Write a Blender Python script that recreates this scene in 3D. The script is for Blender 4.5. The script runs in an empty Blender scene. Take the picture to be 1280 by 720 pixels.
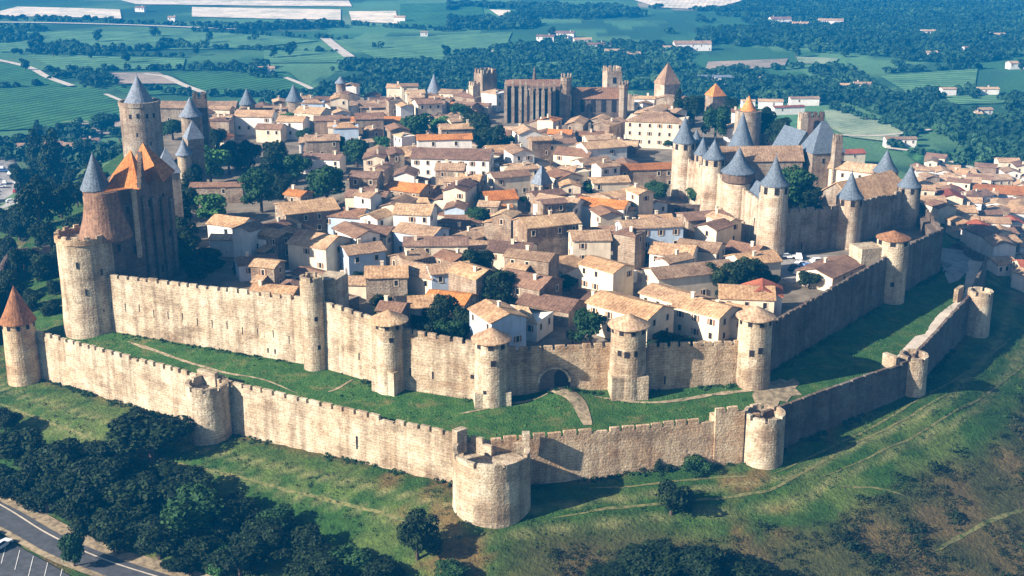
import bpy, math, random
import numpy as np
from mathutils import Vector, Matrix, geometry as G3
from mathutils import noise as N3

# ------------------------------------------------------------------ camera, sky, sun, exposure
scene = bpy.context.scene
COL = scene.collection
CZ = 85.0; PITCH = math.radians(18.0); F = 1500.0
cam_d = bpy.data.cameras.new('camera'); cam = bpy.data.objects.new('camera', cam_d); COL.objects.link(cam)
cam.location = (0, 0, CZ); cam.rotation_euler = (math.radians(90) - PITCH, 0, 0)
cam_d.sensor_width = 36; cam_d.lens = F / 1280 * 36; cam_d.clip_start = 1; cam_d.clip_end = 20000
scene.camera = cam

SUN_ELEV = math.radians(28); SUN_TO = Vector((-1.0, -0.48, 0)).normalized()      # horizontal direction towards the sun
sv = Vector((SUN_TO.x * math.cos(SUN_ELEV), SUN_TO.y * math.cos(SUN_ELEV), math.sin(SUN_ELEV)))
sd = bpy.data.lights.new('sun', 'SUN'); sd.energy = 5.0; sd.angle = math.radians(0.5); sd.color = (1.0, 0.90, 0.77)
sun = bpy.data.objects.new('sun', sd); COL.objects.link(sun); sun.rotation_euler = sv.to_track_quat('Z', 'Y').to_euler()
w = bpy.data.worlds.new('World'); scene.world = w; w.use_nodes = True
nt = w.node_tree; bg = nt.nodes['Background']; sky = nt.nodes.new('ShaderNodeTexSky'); sky.sky_type = 'NISHITA'
sky.sun_disc = False; sky.sun_elevation = SUN_ELEV; sky.sun_rotation = math.atan2(SUN_TO.x, SUN_TO.y)
nt.links.new(sky.outputs[0], bg.inputs[0]); bg.inputs[1].default_value = 0.05
vs = scene.view_settings; vs.view_transform = 'Standard'; vs.look = 'None'; vs.gamma = 1; vs.use_curve_mapping = False
vs.exposure = 1.3
scene.cycles.use_denoising = True
scene.cycles.max_bounces = 5; scene.cycles.volume_bounces = 0; scene.cycles.diffuse_bounces = 1
HAZE_DENSITY = 0.00031
HAZE_COLOR = (0.01, 0.38, 1.0)

# ------------------------------------------------------------------ view geometry used to survey the photograph
cp, sp = math.cos(PITCH), math.sin(PITCH)
def P(px, py, z=0.0):
    u = (px - 640) / F; v = (py - 360) / F
    t = (z - CZ) / (-sp - v * cp)
    return (u * t, (cp - v * sp) * t)
def zat(py, y):
    v = (py - 360) / F
    return CZ + y * (-sp - v * cp) / (cp - v * sp)
def proj(x, y, z):
    d = y * cp + (CZ - z) * sp
    return (640 + F * x / d, 360 - F * ((z - CZ) * cp + y * sp) / d)
def xat(px, y, z=0.0):
    return (px - 640) / F * (y * cp + (CZ - z) * sp)
def pxm(y, z=0.0):
    return F / (y * cp + (CZ - z) * sp)

# ------------------------------------------------------------------ materials
def mat(name, build, rough=0.9):
    m = bpy.data.materials.new(name); m.use_nodes = True
    n = m.node_tree; b = n.nodes['Principled BSDF']; b.inputs['Roughness'].default_value = rough
    b.inputs['Specular IOR Level'].default_value = 0.15
    build(n, b); return m
def nd(n, t, **k):
    x = n.nodes.new('ShaderNode' + t)
    for a, v in k.items(): setattr(x, a, v)
    return x
def coords(n, scale=(1, 1, 1), rnd=False):
    g = nd(n, 'NewGeometry'); mp = nd(n, 'Mapping'); mp.inputs['Scale'].default_value = scale
    n.links.new(g.outputs['Position'], mp.inputs['Vector']); return mp.outputs[0]
def noi(n, sc, detail=3, scale=(1, 1, 1), rough=0.6):
    t = nd(n, 'TexNoise'); t.inputs['Scale'].default_value = sc; t.inputs['Detail'].default_value = detail
    t.inputs['Roughness'].default_value = rough
    n.links.new(coords(n, scale), t.inputs['Vector']); return t.outputs['Fac']
def ramp(n, fac, stops):
    r = nd(n, 'ValToRGB'); e = r.color_ramp.elements
    while len(e) < len(stops): e.new(0.5)
    for el, (p, c) in zip(e, stops): el.position = p; el.color = (c[0], c[1], c[2], 1)
    n.links.new(fac, r.inputs[0]); return r.outputs[0]
def mix(n, a, b, fac=None, mode='MIX', f=0.5):
    m = nd(n, 'MixRGB', blend_type=mode); m.inputs[0].default_value = f
    if fac is not None: n.links.new(fac, m.inputs[0])
    for i, s in ((1, a), (2, b)):
        if isinstance(s, tuple): m.inputs[i].default_value = (s[0], s[1], s[2], 1)
        else: n.links.new(s, m.inputs[i])
    return m.outputs[0]
def bump(n, b, fac, strength=0.5, dist=0.2):
    bp = nd(n, 'Bump'); bp.inputs['Strength'].default_value = strength; bp.inputs['Distance'].default_value = dist
    n.links.new(fac, bp.inputs['Height']); n.links.new(bp.outputs[0], b.inputs['Normal'])

def stone(name, c, dark=0.45, patch=0.12, tint=(0.8, 0.62, 0.5)):
    def f(n, b):
        base = ramp(n, noi(n, 1.1, 6, (1, 1, 1.6), 0.75), [(0.25, tuple(v * dark for v in c)), (0.5, c), (0.78, tuple(min(0.8, v * 1.22) for v in c))])
        streak = ramp(n, noi(n, 0.55, 4, (1, 1, 0.09), 0.65), [(0.36, (0.5, 0.46, 0.44)), (0.56, (1, 1, 1))])
        pt = ramp(n, noi(n, patch, 4), [(0.38, tint), (0.55, (1, 1, 1)), (0.75, (1.0, 0.97, 0.9))])
        fine = ramp(n, noi(n, 2.6, 3, (1, 1, 1.7), 0.8), [(0.34, (0.34, 0.31, 0.28)), (0.48, (0.9, 0.88, 0.86)), (0.6, (1, 1, 1))])
        foot = ramp(n, noi(n, 0.09, 5, (1, 1, 2.2), 0.7), [(0.36, (0.52, 0.46, 0.42)), (0.46, (0.86, 0.80, 0.76)), (0.56, (1, 1, 1))])
        x = mix(n, base, streak, mode='MULTIPLY', f=0.75); x = mix(n, x, pt, mode='MULTIPLY', f=0.6)
        x = mix(n, x, fine, mode='MULTIPLY', f=0.8); x = mix(n, x, foot, mode='MULTIPLY', f=0.8)
        rep = ramp(n, noi(n, 0.16, 2, (1, 1, 1.5), 0.5), [(0.40, (0.80, 0.74, 0.70)), (0.425, (1, 1, 1)), (0.60, (1, 1, 1)), (0.62, (0.80, 0.78, 0.76))]); x = mix(n, x, rep, mode='MULTIPLY', f=0.8)
        tz = nd(n, 'TexWave'); tz.bands_direction = 'Z'; tz.inputs['Scale'].default_value = 0.314 / 0.55; tz.inputs['Distortion'].default_value = 2.5; tz.inputs['Detail'].default_value = 2; tz.inputs['Detail Scale'].default_value = 2.0; n.links.new(coords(n), tz.inputs['Vector'])
        x = mix(n, x, ramp(n, tz.outputs['Fac'], [(0.1, (0.62, 0.58, 0.55)), (0.45, (1, 1, 1))]), mode='MULTIPLY', f=0.4)
        n.links.new(x, b.inputs['Base Color']); bump(n, b, noi(n, 2.2, 4), 0.7, 0.25)
    return mat(name, f, 0.95)
def tile(name, a, bb, cc):
    def f(n, b):
        oi = nd(n, 'ObjectInfo')
        x = ramp(n, noi(n, 1.3, 5, (1, 1, 1), 0.8), [(0.3, tuple(v * 0.42 for v in a)), (0.47, a), (0.62, bb), (0.78, cc)])
        y = ramp(n, noi(n, 0.22, 3), [(0.35, (0.62, 0.58, 0.6)), (0.6, (1.0, 1.0, 1.0))])
        x = mix(n, x, y, mode='MULTIPLY', f=0.8)
        z = ramp(n, oi.outputs['Random'], [(0, (0.5, 0.47, 0.48)), (0.3, (0.78, 0.72, 0.68)), (0.5, (1, 1, 1)), (0.75, (1.0, 0.85, 0.66)), (1, (1.1, 1.12, 1.05))])
        x = mix(n, x, z, mode='MULTIPLY', f=0.85)
        tc = nd(n, 'TexCoord'); wv = nd(n, 'TexWave'); wv.inputs['Scale'].default_value = 0.42; wv.inputs['Distortion'].default_value = 3.0; wv.inputs['Detail'].default_value = 2; n.links.new(tc.outputs['Object'], wv.inputs['Vector'])
        x = mix(n, x, ramp(n, wv.outputs['Fac'], [(0.25, (0.6, 0.55, 0.52)), (0.6, (1, 1, 1))]), mode='MULTIPLY', f=0.38)
        n.links.new(x, b.inputs['Base Color']); bump(n, b, noi(n, 3.0, 3), 0.8, 0.2)
    return mat(name, f, 0.9)
def plain(name, c, var=0.25, sc=0.8, rough=0.85, c2=None):
    def f(n, b):
        lo = c2 or tuple(v * (1 - var) for v in c)
        x = ramp(n, noi(n, sc, 4), [(0.35, lo), (0.62, c)])
        s = ramp(n, noi(n, 0.8, 4, (1, 1, 0.2)), [(0.35, (0.72, 0.7, 0.68)), (0.55, (1, 1, 1))])
        n.links.new(mix(n, x, s, mode='MULTIPLY', f=0.5), b.inputs['Base Color'])
    return mat(name, f, rough)
def foliage(name, a, bb, sc=0.5):
    def f(n, b):
        oi = nd(n, 'ObjectInfo')
        x = ramp(n, noi(n, sc, 4, rough=0.7), [(0.32, tuple(v * 0.45 for v in a)), (0.5, a), (0.7, bb)])
        z = ramp(n, oi.outputs['Random'], [(0, (0.7, 0.8, 0.8)), (1, (1.1, 1.1, 0.9))])
        n.links.new(mix(n, x, z, mode='MULTIPLY', f=1), b.inputs['Base Color'])
    return mat(name, f, 0.7)
M = {}
M['stone_light'] = stone('stone_light', (0.63, 0.55, 0.41), 0.55, 0.12, (0.78, 0.70, 0.62))
M['stone_warm'] = stone('stone_warm', (0.66, 0.52, 0.35), 0.55, 0.2, (0.84, 0.68, 0.56))
M['stone_grey_shaded'] = stone('stone_grey_shaded', (0.21, 0.18, 0.155), 0.5)  # grey stone, darkened so the shaded ramparts carry shade in their colour
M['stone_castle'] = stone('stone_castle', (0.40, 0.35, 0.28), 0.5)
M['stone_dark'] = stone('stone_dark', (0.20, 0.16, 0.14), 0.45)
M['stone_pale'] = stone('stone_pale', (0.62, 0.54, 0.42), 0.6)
M['tile_tan'] = tile('tile_tan', (0.46, 0.31, 0.19), (0.64, 0.48, 0.32), (0.80, 0.69, 0.54))
M['tile_brown'] = tile('tile_brown', (0.24, 0.15, 0.11), (0.34, 0.22, 0.15), (0.42, 0.29, 0.20))
M['tile_orange'] = tile('tile_orange', (0.55, 0.22, 0.07), (0.66, 0.30, 0.10), (0.7, 0.42, 0.2))
M['tile_rust'] = tile('tile_rust', (0.44, 0.18, 0.06), (0.55, 0.25, 0.09), (0.64, 0.38, 0.18))
M['tile_umber'] = tile('tile_umber', (0.26, 0.13, 0.07), (0.36, 0.18, 0.09), (0.50, 0.28, 0.14))
M['tile_red'] = tile('tile_red', (0.34, 0.10, 0.06), (0.44, 0.15, 0.08), (0.5, 0.22, 0.14))
M['slate_blue'] = plain('slate_blue', (0.14, 0.175, 0.22), 0.5, 2.5, 0.65)
M['slate_grey'] = plain('slate_grey', (0.20, 0.23, 0.28), 0.4, 1.5, 0.7)
M['plaster_cream'] = plain('plaster_cream', (0.74, 0.62, 0.46), 0.14, 0.6)
M['plaster_white'] = plain('plaster_white', (0.80, 0.75, 0.68), 0.10, 0.6)
M['plaster_blue'] = plain('plaster_blue', (0.50, 0.60, 0.72), 0.15, 0.6)
M['house_stone'] = stone('house_stone', (0.42, 0.35, 0.27), 0.55)
M['opening'] = plain('opening', (0.025, 0.02, 0.02), 0.3)
M['shutter'] = plain('shutter', (0.25, 0.12, 0.07), 0.3)
M['wood'] = plain('wood', (0.16, 0.11, 0.08), 0.4)
M['trunk'] = plain('trunk', (0.10, 0.07, 0.05), 0.4)
M['asphalt'] = plain('asphalt', (0.085, 0.088, 0.095), 0.3)
M['paint'] = plain('paint', (0.7, 0.7, 0.68), 0.2)
M['dirt'] = plain('dirt', (0.38, 0.30, 0.19), 0.6, 0.9)
M['track'] = plain('track', (0.19, 0.17, 0.07), 0.8, 1.2, c2=(0.05, 0.08, 0.02))
M['dust'] = plain('dust', (0.60, 0.52, 0.42), 0.25, 0.2)
M['chalk'] = plain('chalk', (0.80, 0.76, 0.68), 0.12, 0.05)
M['paving'] = plain('paving', (0.34, 0.32, 0.30), 0.3, 0.4)
M['town_ground'] = plain('town_ground', (0.24, 0.20, 0.15), 0.5, 0.2)
M['leaf_dark'] = foliage('leaf_dark', (0.012, 0.024, 0.009), (0.030, 0.052, 0.015))
M['leaf_mid'] = foliage('leaf_mid', (0.02, 0.055, 0.018), (0.045, 0.095, 0.025))
M['leaf_light'] = foliage('leaf_light', (0.05, 0.13, 0.035), (0.10, 0.20, 0.05))
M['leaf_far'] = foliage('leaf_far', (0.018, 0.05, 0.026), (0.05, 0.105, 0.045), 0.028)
M['leaf_scrub'] = foliage('leaf_scrub', (0.022, 0.032, 0.014), (0.07, 0.062, 0.028), 0.12)
M['car_white'] = plain('car_white', (0.8, 0.8, 0.8), 0.05, 1, 0.3)
M['car_dark'] = plain('car_dark', (0.05, 0.06, 0.09), 0.1, 1, 0.3)
M['car_blue'] = plain('car_blue', (0.12, 0.2, 0.4), 0.1, 1, 0.3)
M['car_red'] = plain('car_red', (0.4, 0.05, 0.04), 0.1, 1, 0.3)
M['glass'] = plain('glass', (0.03, 0.04, 0.05), 0.1, 1, 0.1)
M['rubber'] = plain('rubber', (0.02, 0.02, 0.02), 0.1)
def vfield(name, a, bb, ang, period):
    def f(n, b):
        g = nd(n, 'NewGeometry'); mp = nd(n, 'Mapping'); mp.inputs['Rotation'].default_value = (0, 0, ang)
        n.links.new(g.outputs['Position'], mp.inputs['Vector'])
        wv = nd(n, 'TexWave'); wv.inputs['Scale'].default_value = 0.314 / period * 1.0; wv.inputs['Distortion'].default_value = 1.2
        wv.inputs['Detail'].default_value = 2; n.links.new(mp.outputs[0], wv.inputs['Vector'])
        x = mix(n, a, bb, wv.outputs['Fac'])
        y = ramp(n, noi(n, 0.035, 7, rough=0.8), [(0.35, (0.5, 0.58, 0.5)), (0.5, (0.95, 0.95, 0.95)), (0.68, (1.35, 1.25, 1.1))])
        n.links.new(mix(n, x, y, mode='MULTIPLY', f=1), b.inputs['Base Color'])
        bump(n, b, noi(n, 0.8, 3), 0.8, 0.6)
    return mat(name, f, 0.95)
M['vine'] = vfield('vine', (0.014, 0.065, 0.022), (0.06, 0.17, 0.055), 0.5, 7)
M['vine_b'] = vfield('vine_b', (0.04, 0.12, 0.055), (0.14, 0.26, 0.115), 1.9, 9)
M['fallow'] = vfield('fallow', (0.28, 0.22, 0.17), (0.36, 0.29, 0.22), 1.1, 4)
M['stubble'] = vfield('stubble', (0.66, 0.55, 0.42), (0.78, 0.68, 0.54), 0.2, 6)
M['meadow'] = vfield('meadow', (0.22, 0.28, 0.17), (0.30, 0.34, 0.22), 0.9, 4)
def f_grass(n, b):
    x = ramp(n, noi(n, 0.35, 5, rough=0.7), [(0.3, (0.020, 0.062, 0.013)), (0.5, (0.038, 0.105, 0.022)), (0.72, (0.085, 0.145, 0.038))])
    y = ramp(n, noi(n, 2.5, 3), [(0.3, (0.6, 0.62, 0.55)), (0.6, (1.05, 1.05, 1))])
    x = mix(n, x, (0.17, 0.15, 0.06), ramp(n, noi(n, 0.16, 6, (1, 1.6, 1), 0.75), [(0.52, (0, 0, 0)), (0.68, (0.8, 0.8, 0.8))]))
    n.links.new(mix(n, x, y, mode='MULTIPLY', f=0.9), b.inputs['Base Color']); bump(n, b, noi(n, 2.5, 4), 1.0, 0.4)
M['grass'] = mat('grass', f_grass, 0.95)
def f_terrain(n, b):
    at = nd(n, 'Attribute'); at.attribute_name = 'ground_colour'
    y = ramp(n, noi(n, 0.5, 6, rough=0.75), [(0.3, (0.45, 0.45, 0.42)), (0.5, (1, 1, 1)), (0.72, (1.6, 1.5, 1.25))])
    q = ramp(n, noi(n, 2.6, 3), [(0.3, (0.6, 0.6, 0.6)), (0.6, (1.1, 1.1, 1.1))])
    x = mix(n, at.outputs['Color'], y, mode='MULTIPLY', f=0.9)
    n.links.new(mix(n, x, q, mode='MULTIPLY', f=0.8), b.inputs['Base Color']); bump(n, b, noi(n, 1.5, 5), 1.0, 0.5)
M['terrain'] = mat('terrain', f_terrain, 0.97)

# ------------------------------------------------------------------ mesh builder and object helpers
class MB:
    def __init__(s): s.v = []; s.f = []; s.m = []
    def add(s, vs, fs, mi=0):
        o = len(s.v); s.v += [tuple(v) for v in vs]; s.f += [tuple(i + o for i in f) for f in fs]; s.m += [mi] * len(fs); return s
    def hexa(s, lo, hi, mi=0):          # lo, hi: 4 points each, counter-clockwise seen from above
        return s.add(list(lo) + list(hi), [(3, 2, 1, 0), (4, 5, 6, 7), (0, 1, 5, 4), (1, 2, 6, 5), (2, 3, 7, 6), (3, 0, 4, 7)], mi)
    def box(s, cx, cy, z0, z1, sx, sy, rot=0, mi=0):
        c, q = math.cos(rot), math.sin(rot); pts = []
        for a, b in ((-1, -1), (1, -1), (1, 1), (-1, 1)):
            x, y = a * sx / 2, b * sy / 2; pts.append((cx + x * c - y * q, cy + x * q + y * c))
        return s.hexa([(x, y, z0) for x, y in pts], [(x, y, z1) for x, y in pts], mi)
    def prism(s, poly, z0, z1, mi=0):
        n = len(poly)
        return s.add([(x, y, z0) for x, y in poly] + [(x, y, z1) for x, y in poly],
                     [tuple(range(n - 1, -1, -1)), tuple(range(n, 2 * n))] + [(i, (i + 1) % n, n + (i + 1) % n, n + i) for i in range(n)], mi)
    def lathe(s, cx, cy, prof, n=36, mi=0, cap=True, jit=0):
        vs = []; R = random.Random(len(s.v) + 7)
        for r, z in prof:
            for i in range(n):
                a = 2 * math.pi * i / n; rr = r * (1 + R.uniform(-jit, jit)); vs.append((cx + rr * math.cos(a), cy + rr * math.sin(a), z))
        fs = []
        for k in range(len(prof) - 1):
            for i in range(n):
                j = (i + 1) % n; fs.append((k * n + i, k * n + j, (k + 1) * n + j, (k + 1) * n + i))
        if cap: fs.append(tuple(range(n - 1, -1, -1))); k = (len(prof) - 1) * n; fs.append(tuple(k + i for i in range(n)))
        return s.add(vs, fs, mi)
    def arc(s, cx, cy, r0, r1, a0, a1, z0, z1, n=4, mi=0):
        for i in range(n):
            b0 = a0 + (a1 - a0) * i / n; b1 = a0 + (a1 - a0) * (i + 1) / n
            q = [(cx + r * math.cos(b), cy + r * math.sin(b)) for r, b in ((r0, b0), (r1, b0), (r1, b1), (r0, b1))]
            s.hexa([(x, y, z0) for x, y in q], [(x, y, z1) for x, y in q], mi)
        return s
    def cone(s, cx, cy, r, z0, z1, n=32, flare=0.0, lip=0.15, mi=0, jit=0.012):
        prof = [(r, z0), (r, z0 + lip)]
        for k in range(1, 6):
            t = k / 6; rr = r * (1 - t) * (1 - flare * 4 * t * (1 - t)) ; prof.append((rr, z0 + lip + (z1 - z0 - lip) * t))
        prof.append((0.02, z1)); return s.lathe(cx, cy, prof, n, mi, True, jit)
    def tube(s, p0, p1, r0, r1, n=6, mi=0):
        a = Vector(p0); b = Vector(p1); d = (b - a).normalized(); u = d.orthogonal().normalized(); v = d.cross(u); vs = []
        for p, r in ((a, r0), (b, r1)):
            for i in range(n):
                t = 2 * math.pi * i / n; vs.append(p + (u * math.cos(t) + v * math.sin(t)) * r)
        return s.add(vs, [(i, (i + 1) % n, n + (i + 1) % n, n + i) for i in range(n)] + [tuple(range(n - 1, -1, -1)), tuple(range(n, 2 * n))], mi)
    def build(s, name, m, parent=None, off=None, smooth=False):
        if off is None and parent is not None: off = parent.get('_o', None)
        v = s.v
        if off is not None: v = [(x - off[0], y - off[1], z - off[2]) for x, y, z in v]
        me = bpy.data.meshes.new(name); me.from_pydata(v, [], s.f)
        for mm in (m if isinstance(m, (list, tuple)) else [m]): me.materials.append(M[mm])
        if any(s.m): me.polygons.foreach_set('material_index', s.m)
        if smooth: me.polygons.foreach_set('use_smooth', [True] * len(me.polygons))
        o = bpy.data.objects.new(name, me); COL.objects.link(o)
        if parent is not None: o.parent = parent
        return o
def tag(o, label=None, cat=None, group=None, kind=None):
    if label: o['label'] = label
    if cat: o['category'] = cat
    if group: o['group'] = group
    if kind: o['kind'] = kind
    return o
ROOTS = []
def thing(name, label, cat, loc, rot=0, group=None, world=True):
    o = bpy.data.objects.new(name, None); COL.objects.link(o); o.location = loc; o.rotation_euler = (0, 0, rot)
    o.empty_display_size = 1
    if world: o['_o'] = tuple(loc)
    ROOTS.append(o); return tag(o, label, cat, group)
def copy_part(src, parent, loc, rotz=0, scale=None):
    c = src.copy(); COL.objects.link(c); c.parent = parent; c.location = loc; c.rotation_euler = (0, 0, rotz)
    if scale: c.scale = scale
    return c
def hold(mb, name, m):                                     # a mesh kept for copies, never linked itself
    me = bpy.data.meshes.new(name); me.from_pydata(mb.v, [], mb.f)
    for mm in (m if isinstance(m, (list, tuple)) else [m]): me.materials.append(M[mm])
    me.polygons.foreach_set('material_index', mb.m); return me
def put(me, name, parent, loc, rotz=0, scale=None):
    o = bpy.data.objects.new(name, me); COL.objects.link(o); o.parent = parent; o.location = loc; o.rotation_euler = (0, 0, rotz)
    if scale: o.scale = scale
    return o

# ------------------------------------------------------------------ plan of the two ramparts
OUT = [(-105.5, 246.5, -15.5), (-59.3, 218.8, -15.5), (-3.6, 190.0, -14.0), (46.1, 202.0, -13.6), (83.0, 230.5, -12.2), (109.5, 271.5, -14.5), (125.2, 302.7, -14),
       (122, 318, -14), (128, 345, -14), (124, 420, -14), (98, 500, -14), (64, 562, -14), (-20, 575, -14), (-95, 560, -14), (-150, 480, -14), (-146, 380, -14), (-135, 310, -14), (-120, 268, -14)]
INN = [(-92, 248.6), (-38.5, 225.7), (-23.4, 215), (-3.4, 209), (22, 214), (46.5, 217.2), (89, 268.5), (108, 290), (113, 318), (115, 350), (110, 420), (88, 485), (60, 530), (-20, 545), (-84, 530), (-134, 450), (-129, 372), (-114, 300), (-102, 262)]
def smooth01(t): t = np.clip(t, 0, 1); return t * t * (3 - 2 * t)
def inside(poly, x, y):
    r = np.zeros(np.shape(x), bool); n = len(poly)
    for i in range(n):
        x0, y0 = poly[i][:2]; x1, y1 = poly[(i + 1) % n][:2]
        c = ((y0 > y) != (y1 > y)) & (x < (x1 - x0) * (y - y0) / ((y1 - y0) if y1 != y0 else 1e-9) + x0)
        r ^= c
    return r
def dist_poly(poly, x, y, closed=True):
    best = np.full(np.shape(x), 1e9); val = np.zeros(np.shape(x)); n = len(poly)
    for i in range(n if closed else n - 1):
        a = poly[i]; b = poly[(i + 1) % n]; dx, dy = b[0] - a[0], b[1] - a[1]
        t = np.clip(((x - a[0]) * dx + (y - a[1]) * dy) / (dx * dx + dy * dy), 0, 1)
        d = np.hypot(x - a[0] - t * dx, y - a[1] - t * dy)
        za = a[2] if len(a) > 2 else 0; zb = b[2] if len(b) > 2 else 0
        k = d < best; best = np.where(k, d, best); val = np.where(k, za + t * (zb - za), val)
    return best, val
def vn(x, y, sc, seed=0):                                  # cheap smooth value noise on arrays
    x = np.asarray(x, float) / sc + seed * 17.3; y = np.asarray(y, float) / sc + seed * 9.1
    xi = np.floor(x).astype(np.int64); yi = np.floor(y).astype(np.int64); fx = smooth01(x - xi); fy = smooth01(y - yi)
    def h(i, j):
        k = (i * 374761393 + j * 668265263 + seed * 69069) & 0xffffffff; k = ((k ^ (k >> 13)) * 1274126177) & 0xffffffff
        return ((k ^ (k >> 16)) & 0xffff) / 65535.0
    return (h(xi, yi) * (1 - fx) + h(xi + 1, yi) * fx) * (1 - fy) + (h(xi, yi + 1) * (1 - fx) + h(xi + 1, yi + 1) * fx) * fy
PLAIN = -34.0
def hterr(x, y):
    x = np.asarray(x, float); y = np.asarray(y, float)
    d, b = dist_poly(OUT, x, y); ins = inside(OUT, x, y)
    fall = 0.10 * np.minimum(d, 9) + 0.30 * np.clip(d - 9, 0, 45) + 0.12 * np.clip(d - 54, 0, 60)
    ter = 0.3 * np.sin(np.clip(d - 6, 0, 40) * 0.55) * smooth01((d - 6) / 6) * 0.45      # worn terraces on the bank
    near = b - fall + ter + 0.5 * (vn(x, y, 4.3, 8) - 0.5) * smooth01((d - 2) / 5) + 0.5 * (vn(x, y, 9, 1) - 0.5) * smooth01(d / 6) + 1.6 * (vn(x, y, 26, 2) - 0.5) * smooth01((d - 8) / 14)
    low = -23.5 + 1.0 * (vn(x, y, 30, 5) - 0.5)
    lefty = smooth01((-x - 15) / 30) * smooth01((235 - y) / 30)                            # road shelf at the left foot of the bank
    near = near * (1 - lefty) + np.maximum(near, low) * lefty
    pl = PLAIN + 3.5 * (vn(x, y, 260, 3) - 0.5) * smooth01((y - 480) / 300) + 0.004 * np.clip(y - 900, 0, 9000)
    pl = pl + 10 * smooth01((x + 60) / -200) * smooth01((y - 300) / 60) * smooth01((620 - y) / 120)
    pl = pl + smooth01((y - 1350) / 500) * smooth01((x - 150) / 300) * 14
    z = np.maximum(near, pl)
    t = smooth01((d - 60) / 90); z = z * (1 - t) + np.where(near > pl, near, pl) * t
    z = np.where(ins, np.where(d > 2.2, b - 4.5, b - 0.3), z)
    return z
def hz(x, y): return float(hterr(np.array([x]), np.array([y]))[0])
def hcity(x, y): return 1.0
def ground_at(px, py, h=0.0):                              # where the sight line through a photo point meets the terrain (or h above it)
    lo, hi = None, None; v = (py - 360) / F; u = (px - 640) / F
    dx, dy, dz = u, cp - v * sp, -sp - v * cp
    t = np.concatenate([np.arange(100, 700, 1.0), np.arange(700, 4500, 5.0)])
    X, Y, Z = dx * t, dy * t, CZ + dz * t
    below = Z < hterr(X, Y) + h
    k = int(np.argmax(below)) if below.any() else len(t) - 1
    return (float(X[k]), float(Y[k]))

# ------------------------------------------------------------------ the ground
def axis(lo, hi, a, b, step, g=1.09, mx=28):
    c = list(np.arange(a, b, step)); s = step; q = a; l = []
    while q > lo: s = min(mx, s * g); q -= s; l.append(q)
    s = step; q = c[-1]; r = []
    while q < hi: s = min(mx, s * g); q += s; r.append(q)
    return np.array(l[::-1] + c + r)
def patch_colour(X, Y):
    col = np.zeros(X.shape + (3,))
    d, _ = dist_poly(OUT, X, Y)
    g1 = np.array([0.026, 0.074, 0.014]); g2 = np.array([0.075, 0.115, 0.028]); br = np.array([0.15, 0.08, 0.035]); sc = np.array([0.055, 0.055, 0.022]); far = np.array([0.07, 0.17, 0.07])
    n1 = vn(X, Y, 7, 11); n2 = vn(X, Y, 18, 12); n3 = vn(X, Y, 3.2, 13)
    k = smooth01((0.55 * n1 + 0.45 * n3 - 0.45) / 0.25)[..., None]
    col[:] = g1 * (1 - k) + g2 * k
    k = (smooth01((n2 * 0.6 + n3 * 0.4 - 0.66) / 0.12) * 0.7)[..., None]; col = col * (1 - k) + br * k
    # reddish scarp below the bastion and scrub hillside on the right
    steep = smooth01((d - 16 + 7 * smooth01((34 - X) / 16)) / 8) * smooth01((X + 8) / 14) * smooth01((330 - Y) / 60)
    k = (steep * 0.9)[..., None]; q = smooth01((n1 - 0.4) / 0.3)[..., None]
    col = col * (1 - k) + (sc * (1 - q) + np.array([0.11, 0.078, 0.036]) * q) * k
    # trodden bands parallel to the wall
    band = np.exp(-((d - 7.5) / 0.7) ** 2) + np.exp(-((d - 12.0 - 2 * n2) / 0.6) ** 2) * 0.8
    k = np.clip(band * smooth01((Y - 120) / 20) * 0.55, 0, 0.7)[..., None]; col = col * (1 - k) + np.array([0.30, 0.27, 0.12]) * k
    k = (np.exp(-((d - 0.6) / 0.9) ** 2) * 0.6 * smooth01((n1 - 0.3) / 0.3))[..., None]; col = col * (1 - k) + br * 1.2 * k
    a = 0.35 + 0.5 * np.floor(vn(X, Y, 420, 50) * 3); wx = X + 30 * vn(X, Y, 160, 51); wy = Y + 30 * vn(X, Y, 160, 52); u_ = wx * np.cos(a) + wy * np.sin(a); v_ = wy * np.cos(a) - wx * np.sin(a)
    ci = (np.floor(u_ / 130) * 7919 + np.floor(v_ / 75) * 104729 + np.floor(a * 10) * 31).astype(np.int64); hh = ((ci * 2654435761) & 0xffff) / 65535.0
    pal = np.array([[0.04, 0.12, 0.05], [0.07, 0.17, 0.07], [0.10, 0.21, 0.09], [0.06, 0.15, 0.07], [0.16, 0.23, 0.12], [0.03, 0.09, 0.045], [0.32, 0.27, 0.18], [0.08, 0.19, 0.08]])
    fcol = pal[np.clip((hh * 8).astype(int), 0, 7)] * (0.8 + 0.4 * vn(X, Y, 60, 15)[..., None])
    k = smooth01((Y - 430) / 120)[..., None]; col = col * (1 - k) + fcol * k
    k = smooth01((-X - 160) / 40)[..., None] * smooth01((Y - 260) / 40)[..., None]; col = col * (1 - k) + fcol * .8 * k
    return col
xs = axis(-2600, 2600, -150, 190, 1.9); ys = axis(-150, 4100, 140, 330, 1.9)
X, Y = np.meshgrid(xs, ys); Z = hterr(X, Y); nx, ny = len(xs), len(ys)
me = bpy.data.meshes.new('ground'); co = np.stack([X, Y, Z], -1).reshape(-1, 3)
idx = np.arange(nx * ny).reshape(ny, nx); fc = np.stack([idx[:-1, :-1], idx[:-1, 1:], idx[1:, 1:], idx[1:, :-1]], -1).reshape(-1, 4)
def mesh_np(me, co, fc):
    n = fc.shape[1]; me.vertices.add(len(co)); me.vertices.foreach_set('co', co.astype(np.float32).ravel())
    me.loops.add(fc.size); me.loops.foreach_set('vertex_index', fc.astype(np.int32).ravel())
    me.polygons.add(len(fc)); me.polygons.foreach_set('loop_start', np.arange(0, fc.size, n, dtype=np.int32)); me.update(calc_edges=True)
mesh_np(me, co, fc)
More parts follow.
